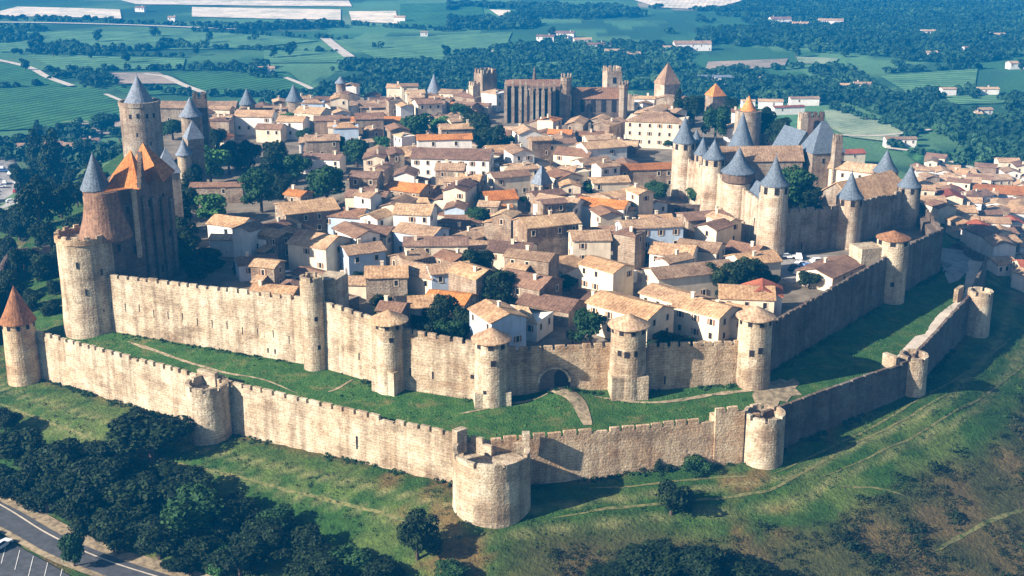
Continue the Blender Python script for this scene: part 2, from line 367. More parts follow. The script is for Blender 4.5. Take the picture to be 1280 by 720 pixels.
me.polygons.foreach_set('use_smooth', [True] * len(fc))
ca = me.color_attributes.new('ground_colour', 'FLOAT_COLOR', 'POINT')
cc = np.ones((nx * ny, 4), np.float32); cc[:, :3] = patch_colour(X, Y).reshape(-1, 3); ca.data.foreach_set('color', cc.ravel())
me.materials.append(M['terrain']); g = bpy.data.objects.new('ground', me); COL.objects.link(g); tag(g, 'rolling green ground around the walled city running out to the far plain', kind='structure')

def sheet(name, poly, zf, m, step, label, holes=(), lift=0.0, kind='structure'):
    pts = [Vector(p[:2]) for p in poly]; n = len(pts); edges = [(i, (i + 1) % n) for i in range(n)]
    for h in holes:
        k = len(pts); pts += [Vector(p[:2]) for p in h]; edges += [(k + i, k + (i + 1) % len(h)) for i in range(len(h))]
    A = np.array([p[:2] for p in poly]); gx, gy = np.meshgrid(np.arange(A[:, 0].min(), A[:, 0].max(), step), np.arange(A[:, 1].min(), A[:, 1].max(), step))
    gx, gy = gx.ravel(), gy.ravel(); ok = inside(poly, gx, gy)
    for h in holes: ok &= ~inside(h, gx, gy)
    pts += [Vector((a, b)) for a, b in zip(gx[ok], gy[ok])]
    vs, es, fs, *_ = G3.delaunay_2d_cdt(pts, edges, [], 1, 1e-4)
    cen = np.array([[sum(vs[i].x for i in f) / len(f), sum(vs[i].y for i in f) / len(f)] for f in fs]); keep = inside(poly, cen[:, 0], cen[:, 1])
    for h in holes: keep &= ~inside(h, cen[:, 0], cen[:, 1])
    fs = [f for f, k in zip(fs, keep) if k]
    zz = zf(np.array([v.x for v in vs]), np.array([v.y for v in vs]))
    me = bpy.data.meshes.new(name); me.from_pydata([(v.x, v.y, float(z) + lift) for v, z in zip(vs, zz)], [], fs); me.materials.append(M[m])
    me.polygons.foreach_set('use_smooth', [True] * len(me.polygons))
    o = bpy.data.objects.new(name, me); COL.objects.link(o); return tag(o, label, kind=kind)
def hlices(x, y):
    di, _ = dist_poly(INN, x, y); do, _ = dist_poly(OUT, x, y); t = smooth01(do / (do + di + 1e-6))
    t = np.where(t > 1, 1, t); bank = 1.45 * np.exp(-((x - 9.3) / 4.2) ** 2) * smooth01((y - 200.5) / 9)
    return -6.7 + bank + 1.7 * t + 0.5 * (vn(x, y, 8, 21) - 0.5) * smooth01(do / 4) * smooth01(di / 3)
def inset(poly, d):
    n = len(poly); out = []
    for i in range(n):
        p, a, b = Vector(poly[i][:2]), Vector(poly[i - 1][:2]), Vector(poly[(i + 1) % n][:2])
        e0 = (p - a).normalized(); e1 = (b - p).normalized(); n0 = Vector((-e0.y, e0.x)); n1 = Vector((-e1.y, e1.x))
        m_ = (n0 + n1).normalized(); out.append(tuple(p + m_ * (d / max(0.4, m_.dot(n0)))))
    return out
sheet('lices_ground', inset(OUT, 1.0), hlices, 'grass', 2.0, 'green grass strip between the outer and the inner rampart', holes=(inset(INN, 1.6),))
sheet('city_ground', inset(INN, 1.2), lambda x, y: 1.0 + 0 * x, 'town_ground', 12.0, 'earth and paving of the lanes between the old houses')

def ribbon(name, pts, width, zf, m, label, lift=0.06, step=2.0, kind='structure'):
    q = [Vector(p) for p in pts]; path = []
    for i in range(len(q) - 1):
        p0 = q[max(0, i - 1)]; p1 = q[i]; p2 = q[i + 1]; p3 = q[min(len(q) - 1, i + 2)]; n = max(1, int((p2 - p1).length / step))
        for k in range(n):
            t = k / n; path.append(0.5 * ((2 * p1) + (p2 - p0) * t + (2 * p0 - 5 * p1 + 4 * p2 - p3) * t * t + (3 * p1 - p0 - 3 * p2 + p3) * t ** 3))
    path.append(q[-1]); ws = width if isinstance(width, (list, tuple)) else (width, width)
    nc = 5; vs = []; fs = []
    for i, p in enumerate(path):
        d = (path[min(i + 1, len(path) - 1)] - path[max(0, i - 1)]).normalized(); nn = Vector((-d.y, d.x)); t = i / max(1, len(path) - 1); wd = ws[0] * (1 - t) + ws[1] * t
        if name == 'footpath': wd *= min(1, 0.15 + t * 7, 0.15 + (1 - t) * 7) * (0.7 + 0.6 * N3.noise(Vector((p.x * .35, p.y * .35, 3))) + .15)
        for k in range(nc): vs.append(p + nn * wd * (k / (nc - 1) - 0.5))
    for i in range(len(path) - 1):
        for k in range(nc - 1): a = i * nc + k; fs.append((a, a + 1, a + nc + 1, a + nc))
    vx = np.array([v.x for v in vs]); vy = np.array([v.y for v in vs]); zz = zf(vx, vy)
    mb = MB(); mb.add([(a, b, float(c) + lift) for a, b, c in zip(vx, vy, zz)], [f[::-1] for f in fs])
    o = mb.build(name, m); tag(o, label, kind=kind); return o, path

# ------------------------------------------------------------------ ramparts and towers
RW = random.Random(5)
def curtain(label, p0, p1, zb, zt, m='stone_light', th=2.4, depth=3.0, merlon=(1.9, 0.62), slits=(), cat='rampart', group=None, par_h=1.0, mer_h=0.9, seg=6, name='curtain_wall', walk=None):
    a, b = Vector(p0[:2]), Vector(p1[:2]); d = (b - a); L = d.length; d /= L; n = Vector((-d.y, d.x))
    zb0, zb1 = zb if isinstance(zb, tuple) else (zb, zb); zt0, zt1 = zt if isinstance(zt, tuple) else (zt, zt)
    t = thing(name, label, cat, (a.x, a.y, zb0), 0, group); mb = MB(); k = max(2, int(L / seg))
    W = []
    for i in range(k + 1):
        s = i / k; p = a + d * L * s; top = zt0 + (zt1 - zt0) * s - par_h - mer_h; bot = zb0 + (zb1 - zb0) * s - depth
        W.append((p - n * 0.35, p, p + n * th, bot, top))
    for i in range(k):
        A, B = W[i], W[i + 1]
        mb.hexa([(*A[0], A[3]), (*B[0], B[3]), (*B[2], B[3]), (*A[2], A[3])], [(*A[1], A[4]), (*B[1], B[4]), (*B[2], B[4]), (*A[2], A[4])])
    mb.build('wall_body', m, t)
    if walk:
        kb = MB()
        for i in range(k):
            A, B = W[i], W[i + 1]; q = [A[1] + n * .65, B[1] + n * .65, B[1] + n * (th - .05), A[1] + n * (th - .05)]; zz = [A[4], B[4], B[4], A[4]]
            kb.hexa([(*p, z_ - .2) for p, z_ in zip(q, zz)], [(*p, z_ + .05) for p, z_ in zip(q, zz)])
        kb.build('wall_walk', walk, t)
    pb = MB(); x = 0.0
    def z_at(x): return zt0 + (zt1 - zt0) * x / L
    def blk(x0, x1, h0, h1, ja=0):
        q0 = a + d * x0; q1 = a + d * x1; w0 = q0 + n * 0.62; w1 = q1 + n * 0.62
        pb.hexa([(*q0, z_at(x0) - par_h - mer_h + h0), (*q1, z_at(x1) - par_h - mer_h + h0), (*w1, z_at(x1) - par_h - mer_h + h0), (*w0, z_at(x0) - par_h - mer_h + h0)],
                [(*q0, z_at(x0) - par_h - mer_h + h1), (*q1, z_at(x1) - par_h - mer_h + h1 + ja), (*w1, z_at(x1) - par_h - mer_h + h1 + ja), (*w0, z_at(x0) - par_h - mer_h + h1)])
    n_ = max(1, int(L / 6));
    for i in range(n_): blk(L * i / n_, L * (i + 1) / n_, 0, par_h)
    while x + merlon[0] < L:
        w_ = merlon[0] * RW.uniform(0.78, 1.22); h = mer_h * RW.uniform(0.8, 1.1)
        if RW.random() < 0.06: h *= RW.uniform(.2, .7)
        blk(x, min(L, x + w_), par_h, par_h + h, RW.uniform(-0.06, 0.06)); x += w_ + merlon[1] * RW.uniform(0.85, 1.2)
    pb.build('parapet', m, t)
    for (s, z, w_, h) in slits:
        q = a + d * L * s; sb = MB(); sb.box(0, 0, 0, h, w_, 0.5, math.atan2(d.y, d.x)); o = sb.build('arrow_slit' if w_ < 0.5 else 'opening', 'opening', None)
        base0 = zb0 + (zb1 - zb0) * s; zz = base0 + z; o.parent = t
        topz = zt0 + (zt1 - zt0) * s - par_h - mer_h; fr = (topz - zz) / max(0.1, topz - (base0 - depth))
        q2 = q - n * (0.35 * fr - 0.2); o.location = (q2.x - a.x, q2.y - a.y, zz - zb0)
    return t
def round_tower(label, c, r, zb, zt, roof='open', rh=3, m='stone_light', rm='tile_tan', cat='tower', group=None, wins=(), over=0.55, ring=10, plinth=None, depth=3.0, name='wall_tower', taper=1.05, blocks=(), hoard=False, ring_h=1.0, back=None, deep=1.9, flare=0.15, finial=False):
    t = thing(name, label, cat, (c[0], c[1], zb), 0, group); R = random.Random(int(c[0] * 10) & 0xffff)
    mb = MB()
    if roof == 'open': flo = zt - deep
    else: flo = zt
    prof = [(r * taper * 1.03, zb - depth), (r * taper, zb + 0.5)] + [(r * (taper + (1 - taper) * k / 5), zb + 0.5 + (flo - zb - 0.5) * k / 5) for k in range(1, 6)]
    mb.lathe(c[0], c[1], prof, 40, jit=0.004); mb.build('tower_body', m, t, smooth=False)
    ang0 = math.atan2(-c[1], -c[0])
    if roof == 'open':
        pb = MB(); a0, a1 = (back if back else (0, 2 * math.pi)); A0 = ang0 + a0 if back else 0; span = a1 - a0
        pb.arc(c[0], c[1], r - 0.7, r, A0, A0 + span, flo, zt - 0.9, 30); k = max(3, int(span * r / (4.4 if deep > 2 else 2.7))); st = span / k; fr_ = 0.88 if deep > 2 else 0.78
        for i in range(k):
            pb.arc(c[0], c[1], r - 0.7, r, A0 + i * st, A0 + i * st + st * fr_, zt - 0.9, zt + R.uniform(-.12, .1), 3)
        pb.build('parapet', m, t)
    else:
        ro = r * 1.0 + over
        if hoard:
            hb = MB(); hb.lathe(c[0], c[1], [(r + 0.05, zt - 2.6), (r + 0.55, zt - 2.2), (r + 0.55, zt + 0.02)], 24); hb.build('hoarding', 'wood', t); ro = r + 0.85
        rb = MB(); rb.cone(c[0], c[1], ro, zt + 0.03, zt + rh, 28, flare=flare, lip=0.22, jit=0.012); rb.build('roof', rm, t)
        if finial:
            fb = MB(); fb.tube((c[0], c[1], zt + rh - 0.2), (c[0], c[1], zt + rh + 0.9), 0.12, 0.04); fb.build('finial', 'slate_grey', t)
        if ring and not hoard:
            for i in range(ring):
                a = 2 * math.pi * (i + 0.5) / ring + 0.35; wb = MB(); wb.box(0, 0, 0, ring_h, 0.5, max(0.5, 2 * math.pi * r / ring * 0.36)); o = wb.build('window', 'opening'); o.parent = t
                o.location = (math.cos(a) * (r - 0.18), math.sin(a) * (r - 0.18), zt - ring_h - 0.12 - zb); o.rotation_euler = (0, 0, a)
    for (da, z, w_, h) in wins:
        a = ang0 + math.radians(da); wb = MB(); wb.box(0, 0, 0, h, 0.6, w_); o = wb.build('window', 'opening'); o.parent = t
        rr = r * (taper + (1 - taper) * z / max(1, zt - zb)) - 0.24; o.location = (math.cos(a) * rr, math.sin(a) * rr, z); o.rotation_euler = (0, 0, a)
    if plinth:
        pb = MB(); pb.box(c[0], c[1], zb - depth, zb + plinth[2], plinth[0], plinth[1], plinth[3]); pb.build('plinth', m, t)
    for (dx, dy, z0, z1, sx, sy, rz) in blocks:
        bb = MB(); bb.box(c[0] + dx, c[1] + dy, z0, z1, sx, sy, rz); bb.build('turret_block', m, t)
    return t
def sq_tower(label, c, sx, sy, zb, zt, rot=0, roof='open', rh=4, m='stone_castle', rm='slate_blue', name='square_tower', cat='tower', wins=(), over=0.35, group=None):
    t = thing(name, label, cat, (c[0], c[1], zb), 0, group); mb = MB(); top = zt - (1.6 if roof == 'open' else 0)
    mb.box(c[0], c[1], zb - 3, top, sx, sy, rot); mb.build('tower_body', m, t)
    C, S = math.cos(rot), math.sin(rot)
    def W(x, y, z): return (c[0] + x * C - y * S, c[1] + x * S + y * C, z)
    if roof == 'open':
        pb = MB()
        for (L, fx) in ((sx, 0), (sy, 1)):
            for side in (-1, 1):
                k = max(2, int(L / 2.0)); st = L / k
                for i in range(k):
                    x = -L / 2 + (i + 0.5) * st; off = side * ((sy if fx == 0 else sx) / 2 - 0.3)
                    q = W(x, off, 0) if fx == 0 else W(off, x, 0); hx, hy = (st * 0.56, 0.6) if fx == 0 else (0.6, st * 0.56)
                    pb.box(q[0], q[1], top, zt, hx, hy, rot)
        pb.build('parapet', m, t)
    else:
        x, y = sx / 2 + over, sy / 2 + over; rb = MB()
        if roof == 'pyramid': rid = [W(0, 0, zt + rh)] * 2
        else:
            l = max(0, (x - y)) * 0.8 if x > y else 0; ly = max(0, (y - x)) * 0.8 if y > x else 0
            rid = [W(-l, -ly, zt + rh), W(l, ly, zt + rh)]
        b4 = [W(-x, -y, zt + 0.02), W(x, -y, zt + 0.02), W(x, y, zt + 0.02), W(-x, y, zt + 0.02)]
        if roof == 'pyramid': rb.add(b4 + [rid[0]], [(3, 2, 1, 0), (0, 1, 4), (1, 2, 4), (2, 3, 4), (3, 0, 4)])
        elif sx >= sy: rb.add(b4 + rid, [(3, 2, 1, 0), (0, 1, 5, 4), (1, 2, 5), (2, 3, 4, 5), (3, 0, 4)])
        else: rb.add(b4 + rid, [(3, 2, 1, 0), (0, 1, 4), (1, 2, 5, 4), (2, 3, 5), (3, 0, 4, 5)])
        rb.build('roof', rm, t)
    for (face, s, z, w_, h) in wins:
        wb = MB(); wb.box(0, 0, 0, h, w_, 0.4); o = wb.build('window', 'opening'); o.parent = t
        dx, dy = [(s * sx / 2, -sy / 2 + 0.14), (sx / 2 - 0.14, s * sy / 2), (-sx / 2 + 0.14, s * sy / 2)][face]
        q = W(dx, dy, 0); o.location = (q[0] - c[0], q[1] - c[1], z); o.rotation_euler = (0, 0, rot + (0 if face == 0 else math.pi / 2))
    return t

GI = 'curtain walls of the inner rampart'; GO = 'curtain walls of the outer rampart'
slits = [(0.10 + 0.066 * i, 5.4 - 0.10 * i + 0.3 * (i % 3 - 1), 0.13, 1.7) for i in range(13)] + [(0.80, 1.2, 0.3, 1.0), (0.83, 1.2, 0.3, 1.0)]
curtain('longest sunlit inner rampart with a row of arrow slits, left of the slender tower', (-92, 248.6), (-39.5, 226.1), -5, (8.0, 9.4), slits=slits, group=GI, name='curtain_wall')
curtain('bright inner rampart between the slender tower and the first flat roofed tower', (-39.5, 226.1), (-23.4, 215), -5, (9.6, 8.2), group=GI, slits=[(0.6, 4, 0.22, 1.4)])
curtain('inner rampart with two blind arches between two flat roofed towers', (-23.4, 215), (-3.4, 207.6), -5, (7.6, 6.4), group=GI, slits=[(0.20, 3.0, 0.3, 1.6), (0.42, 3.0, 0.3, 1.5), (0.8, 4.2, 0.7, 0.8)])
curtain('inner rampart holding the arched gate at the end of the ramp', (-3.4, 210.2), (22, 214.4), -5, (4.9, 4.4), m='stone_warm', group=GI)
curtain('plain sunlit inner rampart right of the tower with a square plinth', (22, 213.0), (46.5, 217), -5, (4.5, 3.9), m='stone_warm', group=GI, merlon=(1.5, 0.6), slits=[(0.3, 1.0, 0.3, 1.6)])
curtain('long shaded inner rampart climbing from the corner tower to the red roofed tower', (46.5, 217.2), (89, 268.5), -5, (5.2, 6.6), m='stone_grey_shaded', group=GI, slits=[(0.12, 3, 0.25, 1.6), (0.3, 4, 0.25, 1.6)])
curtain('shaded inner rampart beyond the red roofed tower towards the castle', (89, 268.5), (108, 290), -5, (6.8, 6.5), m='stone_grey_shaded', group=GI)
curtain('far end of the shaded inner rampart below the castle corner', (108, 290), (113, 322), -5, (6.5, 5.5), m='stone_grey_shaded', group=GI)

curtain('sunlit outer rampart between the orange coned tower and the open round tower', (-105.5, 246.5), (-59.3, 218.6), (-15.4, -15.6), (-4.5, -4.5), group=GO, merlon=(1.7, 0.75))
curtain('longest pale outer rampart left of the big round bastion', (-59.3, 218.8), (-3.6, 189.4), (-15.5, -13.5), (-4.5, -4.5), group=GO, merlon=(2.05, 0.55), slits=[(0.55, 2.2, 0.35, 2.6)])
curtain('pinkish outer rampart right of the big round bastion', (-3.6, 190.7), (46.1, 201.3), (-12.5, -12.0), (-4.5, -4.5), m='stone_warm', group=GO, merlon=(2.1, 0.5))
curtain('shaded outer rampart rising right from the lower corner tower', (46.1, 202.2), (83, 229.6), (-12, -12), (-4.6, -4.5), m='stone_grey_shaded', group=GO, merlon=(3.4, 0.5), walk='dust')
curtain('shaded outer rampart with a broad pale wall walk', (83, 230.8), (109.5, 271.5), (-12, -14), (-4.6, -4.6), m='stone_grey_shaded', group=GO, th=4.4, merlon=(2.6, 0.5), walk='dust')
curtain('last outer rampart section with a broad pale walk at the far right', (109.5, 271.5), (125.2, 302.7), (-14, -14), (-4.6, -4.4), m='stone_grey_shaded', group=GO, th=4.6, merlon=(2.6, 0.5), walk='dust')
curtain('low dark wall closing the far right end of the grass strip', (125.2, 302.7), (122, 318), (-14, -14), (-4.6, -4.4), m='stone_grey_shaded', group=GO)
curtain('raised stub of outer rampart beside the lower corner tower', (36.8, 199.0), (42.3, 200.2), (-12.0, -12.0), (-2.6, -2.6), m='stone_warm', th=2.9, name='wall_stub')

GT = 'wall towers'
round_tower('slender tall round tower with open battlements on the inner rampart', (-39.5, 225.3), 2.35, -5, 14.4, wins=[(12, 10.6, 0.7, 0.9), (20, 4.6, 0.6, 0.9)], group=GT, taper=1.02, depth=2,
            blocks=[(3.2, 4.4, -6, 13.0, 4.6, 5.6, -0.35)])
round_tower('inner tower with a flat tiled roof nearest the slender tower', (-23.4, 214.4), 2.7, -5, 8.9, 'cone', 2.1, group=GT, over=1.1, ring=8, wins=[(8, 10.4, 0.8, 0.9)], flare=0.0, taper=1.04, plinth=(5.4, 5.0, 4.5, -0.55))
round_tower('round inner tower with a flat tiled cone left of the arched gate', (-3.8, 208.2), 3.1, -5, 7.4, 'cone', 2.4, group=GT, over=0.7, ring=8, wins=[(5, 8.2, 0.9, 1.1), (-24, 2.6, 0.6, 0.7)], flare=0.0, plinth=(6.8, 5.2, 2.6, 0.12))
round_tower('round inner tower on a square plinth right of the arched gate', (22.0, 212.6), 3.3, -5, 8.6, 'cone', 2.3, group=GT, over=0.7, ring=9, wins=[(-4, 8.2, 0.9, 1.2), (-28, 8.4, 0.8, 1.1), (26, 8.4, 0.7, 1.1)], flare=0.0, plinth=(7.0, 6.4, 4.2, 0.1))
round_tower('round corner tower with a flat tiled cone where the inner rampart turns', (46.8, 217.3), 3.15, -5, 8.6, 'cone', 2.3, group=GT, over=0.7, ring=9, wins=[(-6, 6.6, 0.9, 1.3), (22, 7.2, 0.8, 1.2)], flare=0.0, taper=1.1)
round_tower('inner tower with a low red roof halfway up the shaded rampart', (88.6, 268.6), 3.6, -5, 9.9, 'cone', 1.9, rm='tile_umber', group=GT, over=0.35, ring=7, wins=[(12, 4.2, 0.9, 1.1)], flare=0.0,
            blocks=[(-6.0, -0.2, -4, 8.2, 6.0, 5.2, 0.3)])
round_tower('outer tower with a steep orange tiled cone at the far left', (-107.0, 245.0), 3.3, -15.5, -2.2, 'cone', 8.2, rm='tile_umber', m='stone_warm', group=GT, over=0.5, ring=10, flare=0.05, taper=1.12)
round_tower('open round outer tower with a raised corner block, left of the bushes', (-59.3, 216.2), 4.15, -16, -4.4, m='stone_light', group=GT, blocks=[(-0.6, 3.2, -7, -3.4, 4.6, 1.0, -0.5)], taper=1.03)
round_tower('biggest round bastion at the front of the outer rampart', (-3.5, 185.6), 6.6, -15.2, -4.0, group=GT, taper=1.03, back=(-1.9, 1.9), name='bastion', deep=3.4,
            blocks=[(-5.6, 4.9, -7, -2.6, 2.2, 1.4, 0.7), (5.9, 4.6, -7, -3.2, 1.3, 1.6, 0), (0.2, 6.3, -9, -5.6, 10.5, 1.0, 0.03)])
round_tower('ragged round corner tower of the outer rampart above the brown slope', (46.2, 201.6), 3.75, -14.8, -4.2, m='stone_light', group=GT, taper=1.04)
round_tower('round outer tower in the middle of the shaded rampart', (82.6, 230.2), 2.9, -13.5, -4.0, m='stone_light', group=GT, taper=1.05, blocks=[(-5.2, -1.6, -7, -3.6, 1.1, 3.4, 0.6)])
round_tower('farthest round outer tower beside the broad pale wall walk', (111.4, 271.0), 2.9, -16.5, -3.6, m='stone_light', group=GT, taper=1.05, blocks=[(-4.8, 1.0, -7, -3.2, 4.0, 1.0, 0.9)])

# arched gate with its blind arch
def arch_solid(w, h, dpt, mb, n=10, inner=None):
    pts = [(-w / 2, 0), (w / 2, 0)] + [(w / 2 * math.cos(math.pi * k / n), h - w / 2 + w / 2 * math.sin(math.pi * k / n)) for k in range(n + 1)]
    k = len(pts); mb.add([(x, -dpt, z) for x, z in pts] + [(x, dpt, z) for x, z in pts], [tuple(range(k)), tuple(range(2 * k - 1, k - 1, -1))] + [(i, (i + 1) % k, k + (i + 1) % k, k + i)[::-1] for i in range(k)])
gt = thing('city_gate', 'arched gateway in the inner rampart at the top of the earth ramp', 'gate', (8.6, 212.0, -3.6), 0.16, world=False)
mb = MB(); arch_solid(3.0, 3.6, 0.32, mb); o = mb.build('passage', 'opening', gt, off=(0, 0, 0)); o.location = (0.9, -0.15, 0)
mb = MB(); arch_solid(5.6, 4.4, 0.14, mb); o = mb.build('blind_arch', 'stone_dark', gt, off=(0, 0, 0)); o.location = (-0.7, -0.15, -0.6)
mb = MB()
for k in range(13):
    a0 = math.pi * k / 13; a1 = math.pi * (k + 0.94) / 13
    q = [(r * math.cos(a) , 1.6 + r * math.sin(a)) for r, a in ((2.8, a0), (3.25, a0), (3.25, a1), (2.8, a1))]
    mb.add([(x, -0.55, z) for x, z in q] + [(x, 0.1, z) for x, z in q], [(0, 1, 2, 3), (7, 6, 5, 4), (0, 4, 5, 1), (1, 5, 6, 2), (2, 6, 7, 3), (3, 7, 4, 0)])
o = mb.build('arch_stones', 'stone_light', gt, off=(0, 0, 0)); o.location = (-0.7, 0, -0.6)

# ramp from the gate across the grass
def hramp(x, y):
    t = smooth01((y - 199) / 12.5); return hlices(x, y) * (1 - t) + (-3.65) * t
rp = [P(735, 535, -6.6), P(722, 512, -6.2), P(700, 497, -5.4), (9.4, 211.3)]
mb = MB(); path = []
o, path = ribbon('gate_ramp', rp, (1.6, 4.4), hlices, 'dirt', 'earth ramp running down from the arched gate to the outer wall', lift=0.12, step=1.0)

for i, (pts, wd, lb) in enumerate([
    ([P(160, 432, -6.4), P(260, 462, -6.4), P(330, 478, -6.4), P(372, 492, -6.4)], (1.0, 0.4), 'narrow pale track behind the left outer rampart'),
    ([P(410, 492, -6.1), P(425, 488, -6), P(442, 480, -6)], (0.9, 0.5), 'short pale track in the grass strip under the slender tower'),
    ([P(575, 522, -6.4), P(610, 517, -6.2), P(650, 508, -5.8), P(690, 500, -5.6)], (0.5, 0.8), 'faint track crossing the grass towards the gate ramp'),
    ([P(740, 500, -5.8), P(820, 505, -5.8), P(890, 495, -5.6), P(950, 487, -5.4)], (0.6, 1.4), 'yellowish track in the grass right of the gate ramp')]):
    ribbon('footpath', pts, wd, hlices, 'dirt', lb, lift=0.08, step=1.0)
sheet('trampled_ground', [P(a, b, -5.6) for a, b in [(940, 494), (946, 489), (953, 486), (958, 480), (967, 479), (975, 475), (984, 477), (992, 473), (1000, 478), (994, 483), (1003, 489), (990, 491), (984, 498), (975, 497), (970, 508), (958, 503), (946, 506)]], hlices, 'dirt', 2.0, 'bare pale earth between the two corner towers', lift=0.12)
sheet('paved_lices', [P(a, b, -5.8) for a, b in [(1172, 312), (1222, 312), (1216, 330), (1198, 350), (1186, 356), (1176, 338)]], hlices, 'paving', 3.0, 'grey paved stretch between the ramparts at the far right', lift=0.12)

# ------------------------------------------------------------------ treasury tower group at the left
z = zat
tt = thing('treasury_tower', 'massive round fronted tower with stair turret and stepped orange gables at the left', 'tower', (-92.3, 250.1, -5))
mb = MB(); mb.lathe(-92.3, 250.1, [(6.6, -9), (6.5, -4), (6.15, 2), (6.0, 15.0)], 40, jit=0.003); mb.build('lower_drum', 'stone_light', tt)
mb = MB(); mb.arc(-92.3, 250.1, 5.5, 6.3, 0, 2 * math.pi, 15.0, 16.2, 40)
for i in range(15): a = 2 * math.pi * i / 15; mb.arc(-92.3, 250.1, 5.6, 6.2, a, a + 0.2, 16.2, 16.8, 2)
mb.build('parapet', 'stone_warm', tt)
mb = MB(); mb.lathe(xat(132, 252, 18), 251.8, [(5.7, 15.0), (5.65, 15.8), (5.1, 17.5), (4.5, 19.5), (4.05, 22.0), (3.8, 25.3)], 36, jit=0.006); mb.build('lean_to_roof', 'tile_brown', tt)
mb = MB(); 
TA, TB, TC, TD = (xat(128, 248.5, 22), 248.5), (xat(172, 253.5, 22), 253.5), (xat(216, 269, 22), 269.0), (xat(160, 279, 22), 279.0)
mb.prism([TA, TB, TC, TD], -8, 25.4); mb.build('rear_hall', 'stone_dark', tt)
# stepped gable walls and two steep orange roofs
def steep(x0, x1, y0, y1, ze, zr, m, name='steep_roof', par=None, skew=0.0):
    b = MB(); xm = (x0 + x1) / 2
    b.add([(x0, y0, ze), (x1, y0, ze), (xm, y0, zr), (x0 + skew, y1, ze), (x1 + skew, y1, ze), (xm + skew, y1, zr)], [(0, 1, 2), (5, 4, 3), (0, 3, 4, 1)[::-1], (0, 2, 5, 3), (1, 4, 5, 2)]); return b.build(name, m, par)
mb = MB(); T1 = [(xat(131, 253, 25), 254.5), (xat(175, 252, 25), 251.8), (xat(184, 263, 25), 263.0), (xat(140, 266, 25), 266.0)]; ap = (xat(163, 258, 33), 258.0, z(187, 258))
mb.add([(*q, 25.45) for q in T1] + [ap], [(3, 2, 1, 0), (0, 1, 4), (1, 2, 4), (2, 3, 4), (3, 0, 4)]); mb.build('front_hip_roof', 'tile_rust', tt)
mb = MB(); q4 = [(TA[0] + .3, TA[1] + .6), (TB[0], TB[1] + .4), (TC[0] - .3, TC[1] + .2), (TD[0], TD[1] - .3)]; r0, r1 = (xat(158, 262, 28), 262.0, z(205, 262)), (xat(196, 268, 28), 268.0, z(206, 268))
mb.add([(*q, 25.42) for q in q4] + [r0, r1], [(3, 2, 1, 0), (0, 1, 5, 4)[:3], (0, 5, 4)[:3], (1, 2, 5), (2, 3, 5), (3, 4, 5), (3, 0, 4)]); mb.build('middle_roof', 'tile_rust', tt)
mb = MB(); T2 = [(xat(166, 266, 25), 266.0), (xat(203, 258, 25), 258.5), (xat(219, 269.5, 25), 270.0), (xat(166, 279, 25), 279.0)]; ap = (xat(178, 267, 33), 267.0, z(178, 267))
mb.add([(*q, 25.48) for q in T2] + [ap], [(3, 2, 1, 0), (0, 1, 4), (1, 2, 4), (2, 3, 4), (3, 0, 4)]); mb.build('rear_roof', 'tile_rust', tt)
mb = MB()
for k in range(6): mb.box(xat(174, 253, 28), 252.4 + 0.5 * k, 25.4, 26.8 + 1.25 * k, 0.9, 0.55)
mb.build('stepped_gable', 'stone_grey_shaded', tt)
mb = MB(); mb.prism([(xat(166, 252, 20), 252.2), (xat(172.5, 253, 20), 252.9), (xat(173, 254, 20), 254.6), (xat(166, 253, 20), 253.6)], 10, 25.6); mb.build('corner_pilaster', 'stone_light', tt)

for k in range(4):
    f_ = (k + .5) / 4; bx_, by_ = TB[0] + (TC[0] - TB[0]) * f_, TB[1] + (TC[1] - TB[1]) * f_; an = math.atan2(TC[1] - TB[1], TC[0] - TB[0])
    mb = MB(); mb.box(bx_, by_, -8, 23 - k, 1.2, 1.1, an); mb.build('buttress', 'stone_grey_shaded', tt)
for (A_, B_) in ((TA, TB), (TB, TC)):
    for f_, zz in ((.3, 20), (.7, 20), (.35, 12), (.8, 11), (.5, 4)):
        mb = MB(); mb.box(A_[0] + (B_[0] - A_[0]) * f_, A_[1] + (B_[1] - A_[1]) * f_, zz, zz + 1.6, .6, .3, math.atan2(B_[1] - A_[1], B_[0] - A_[0])); mb.build('window', 'opening', tt)
cy = 252.5; cx = xat(121, 252.5, 24)
mb = MB(); mb.lathe(cx, cy, [(2.9, 10), (2.9, z(236, cy))], 24); mb.build('stair_turret', 'stone_warm', tt)
mb = MB(); mb.cone(cx, cy, 3.3, z(236, cy) + 0.02, z(190, cy), 26, 0.05); mb.build('turret_roof', 'slate_blue', tt)
for a in (-1.2, -1.75, -2.4): mb = MB(); mb.box(cx + 2.8 * math.cos(a), cy + 2.8 * math.sin(a), z(236, cy) - 1.2, z(236, cy) - 0.3, 0.5, 0.6, a); mb.build('window', 'opening', tt)
for da, zz in ((-10, 4), (25, 8), (20, -1), (-22, 10)):
    a = math.atan2(-250, 92) + math.radians(da); mb = MB(); mb.box(-92.3 + 5.95 * math.cos(a), 250.1 + 5.95 * math.sin(a), zz, zz + 1.4, 0.6, 0.3, a); mb.build('arrow_slit', 'opening', tt)

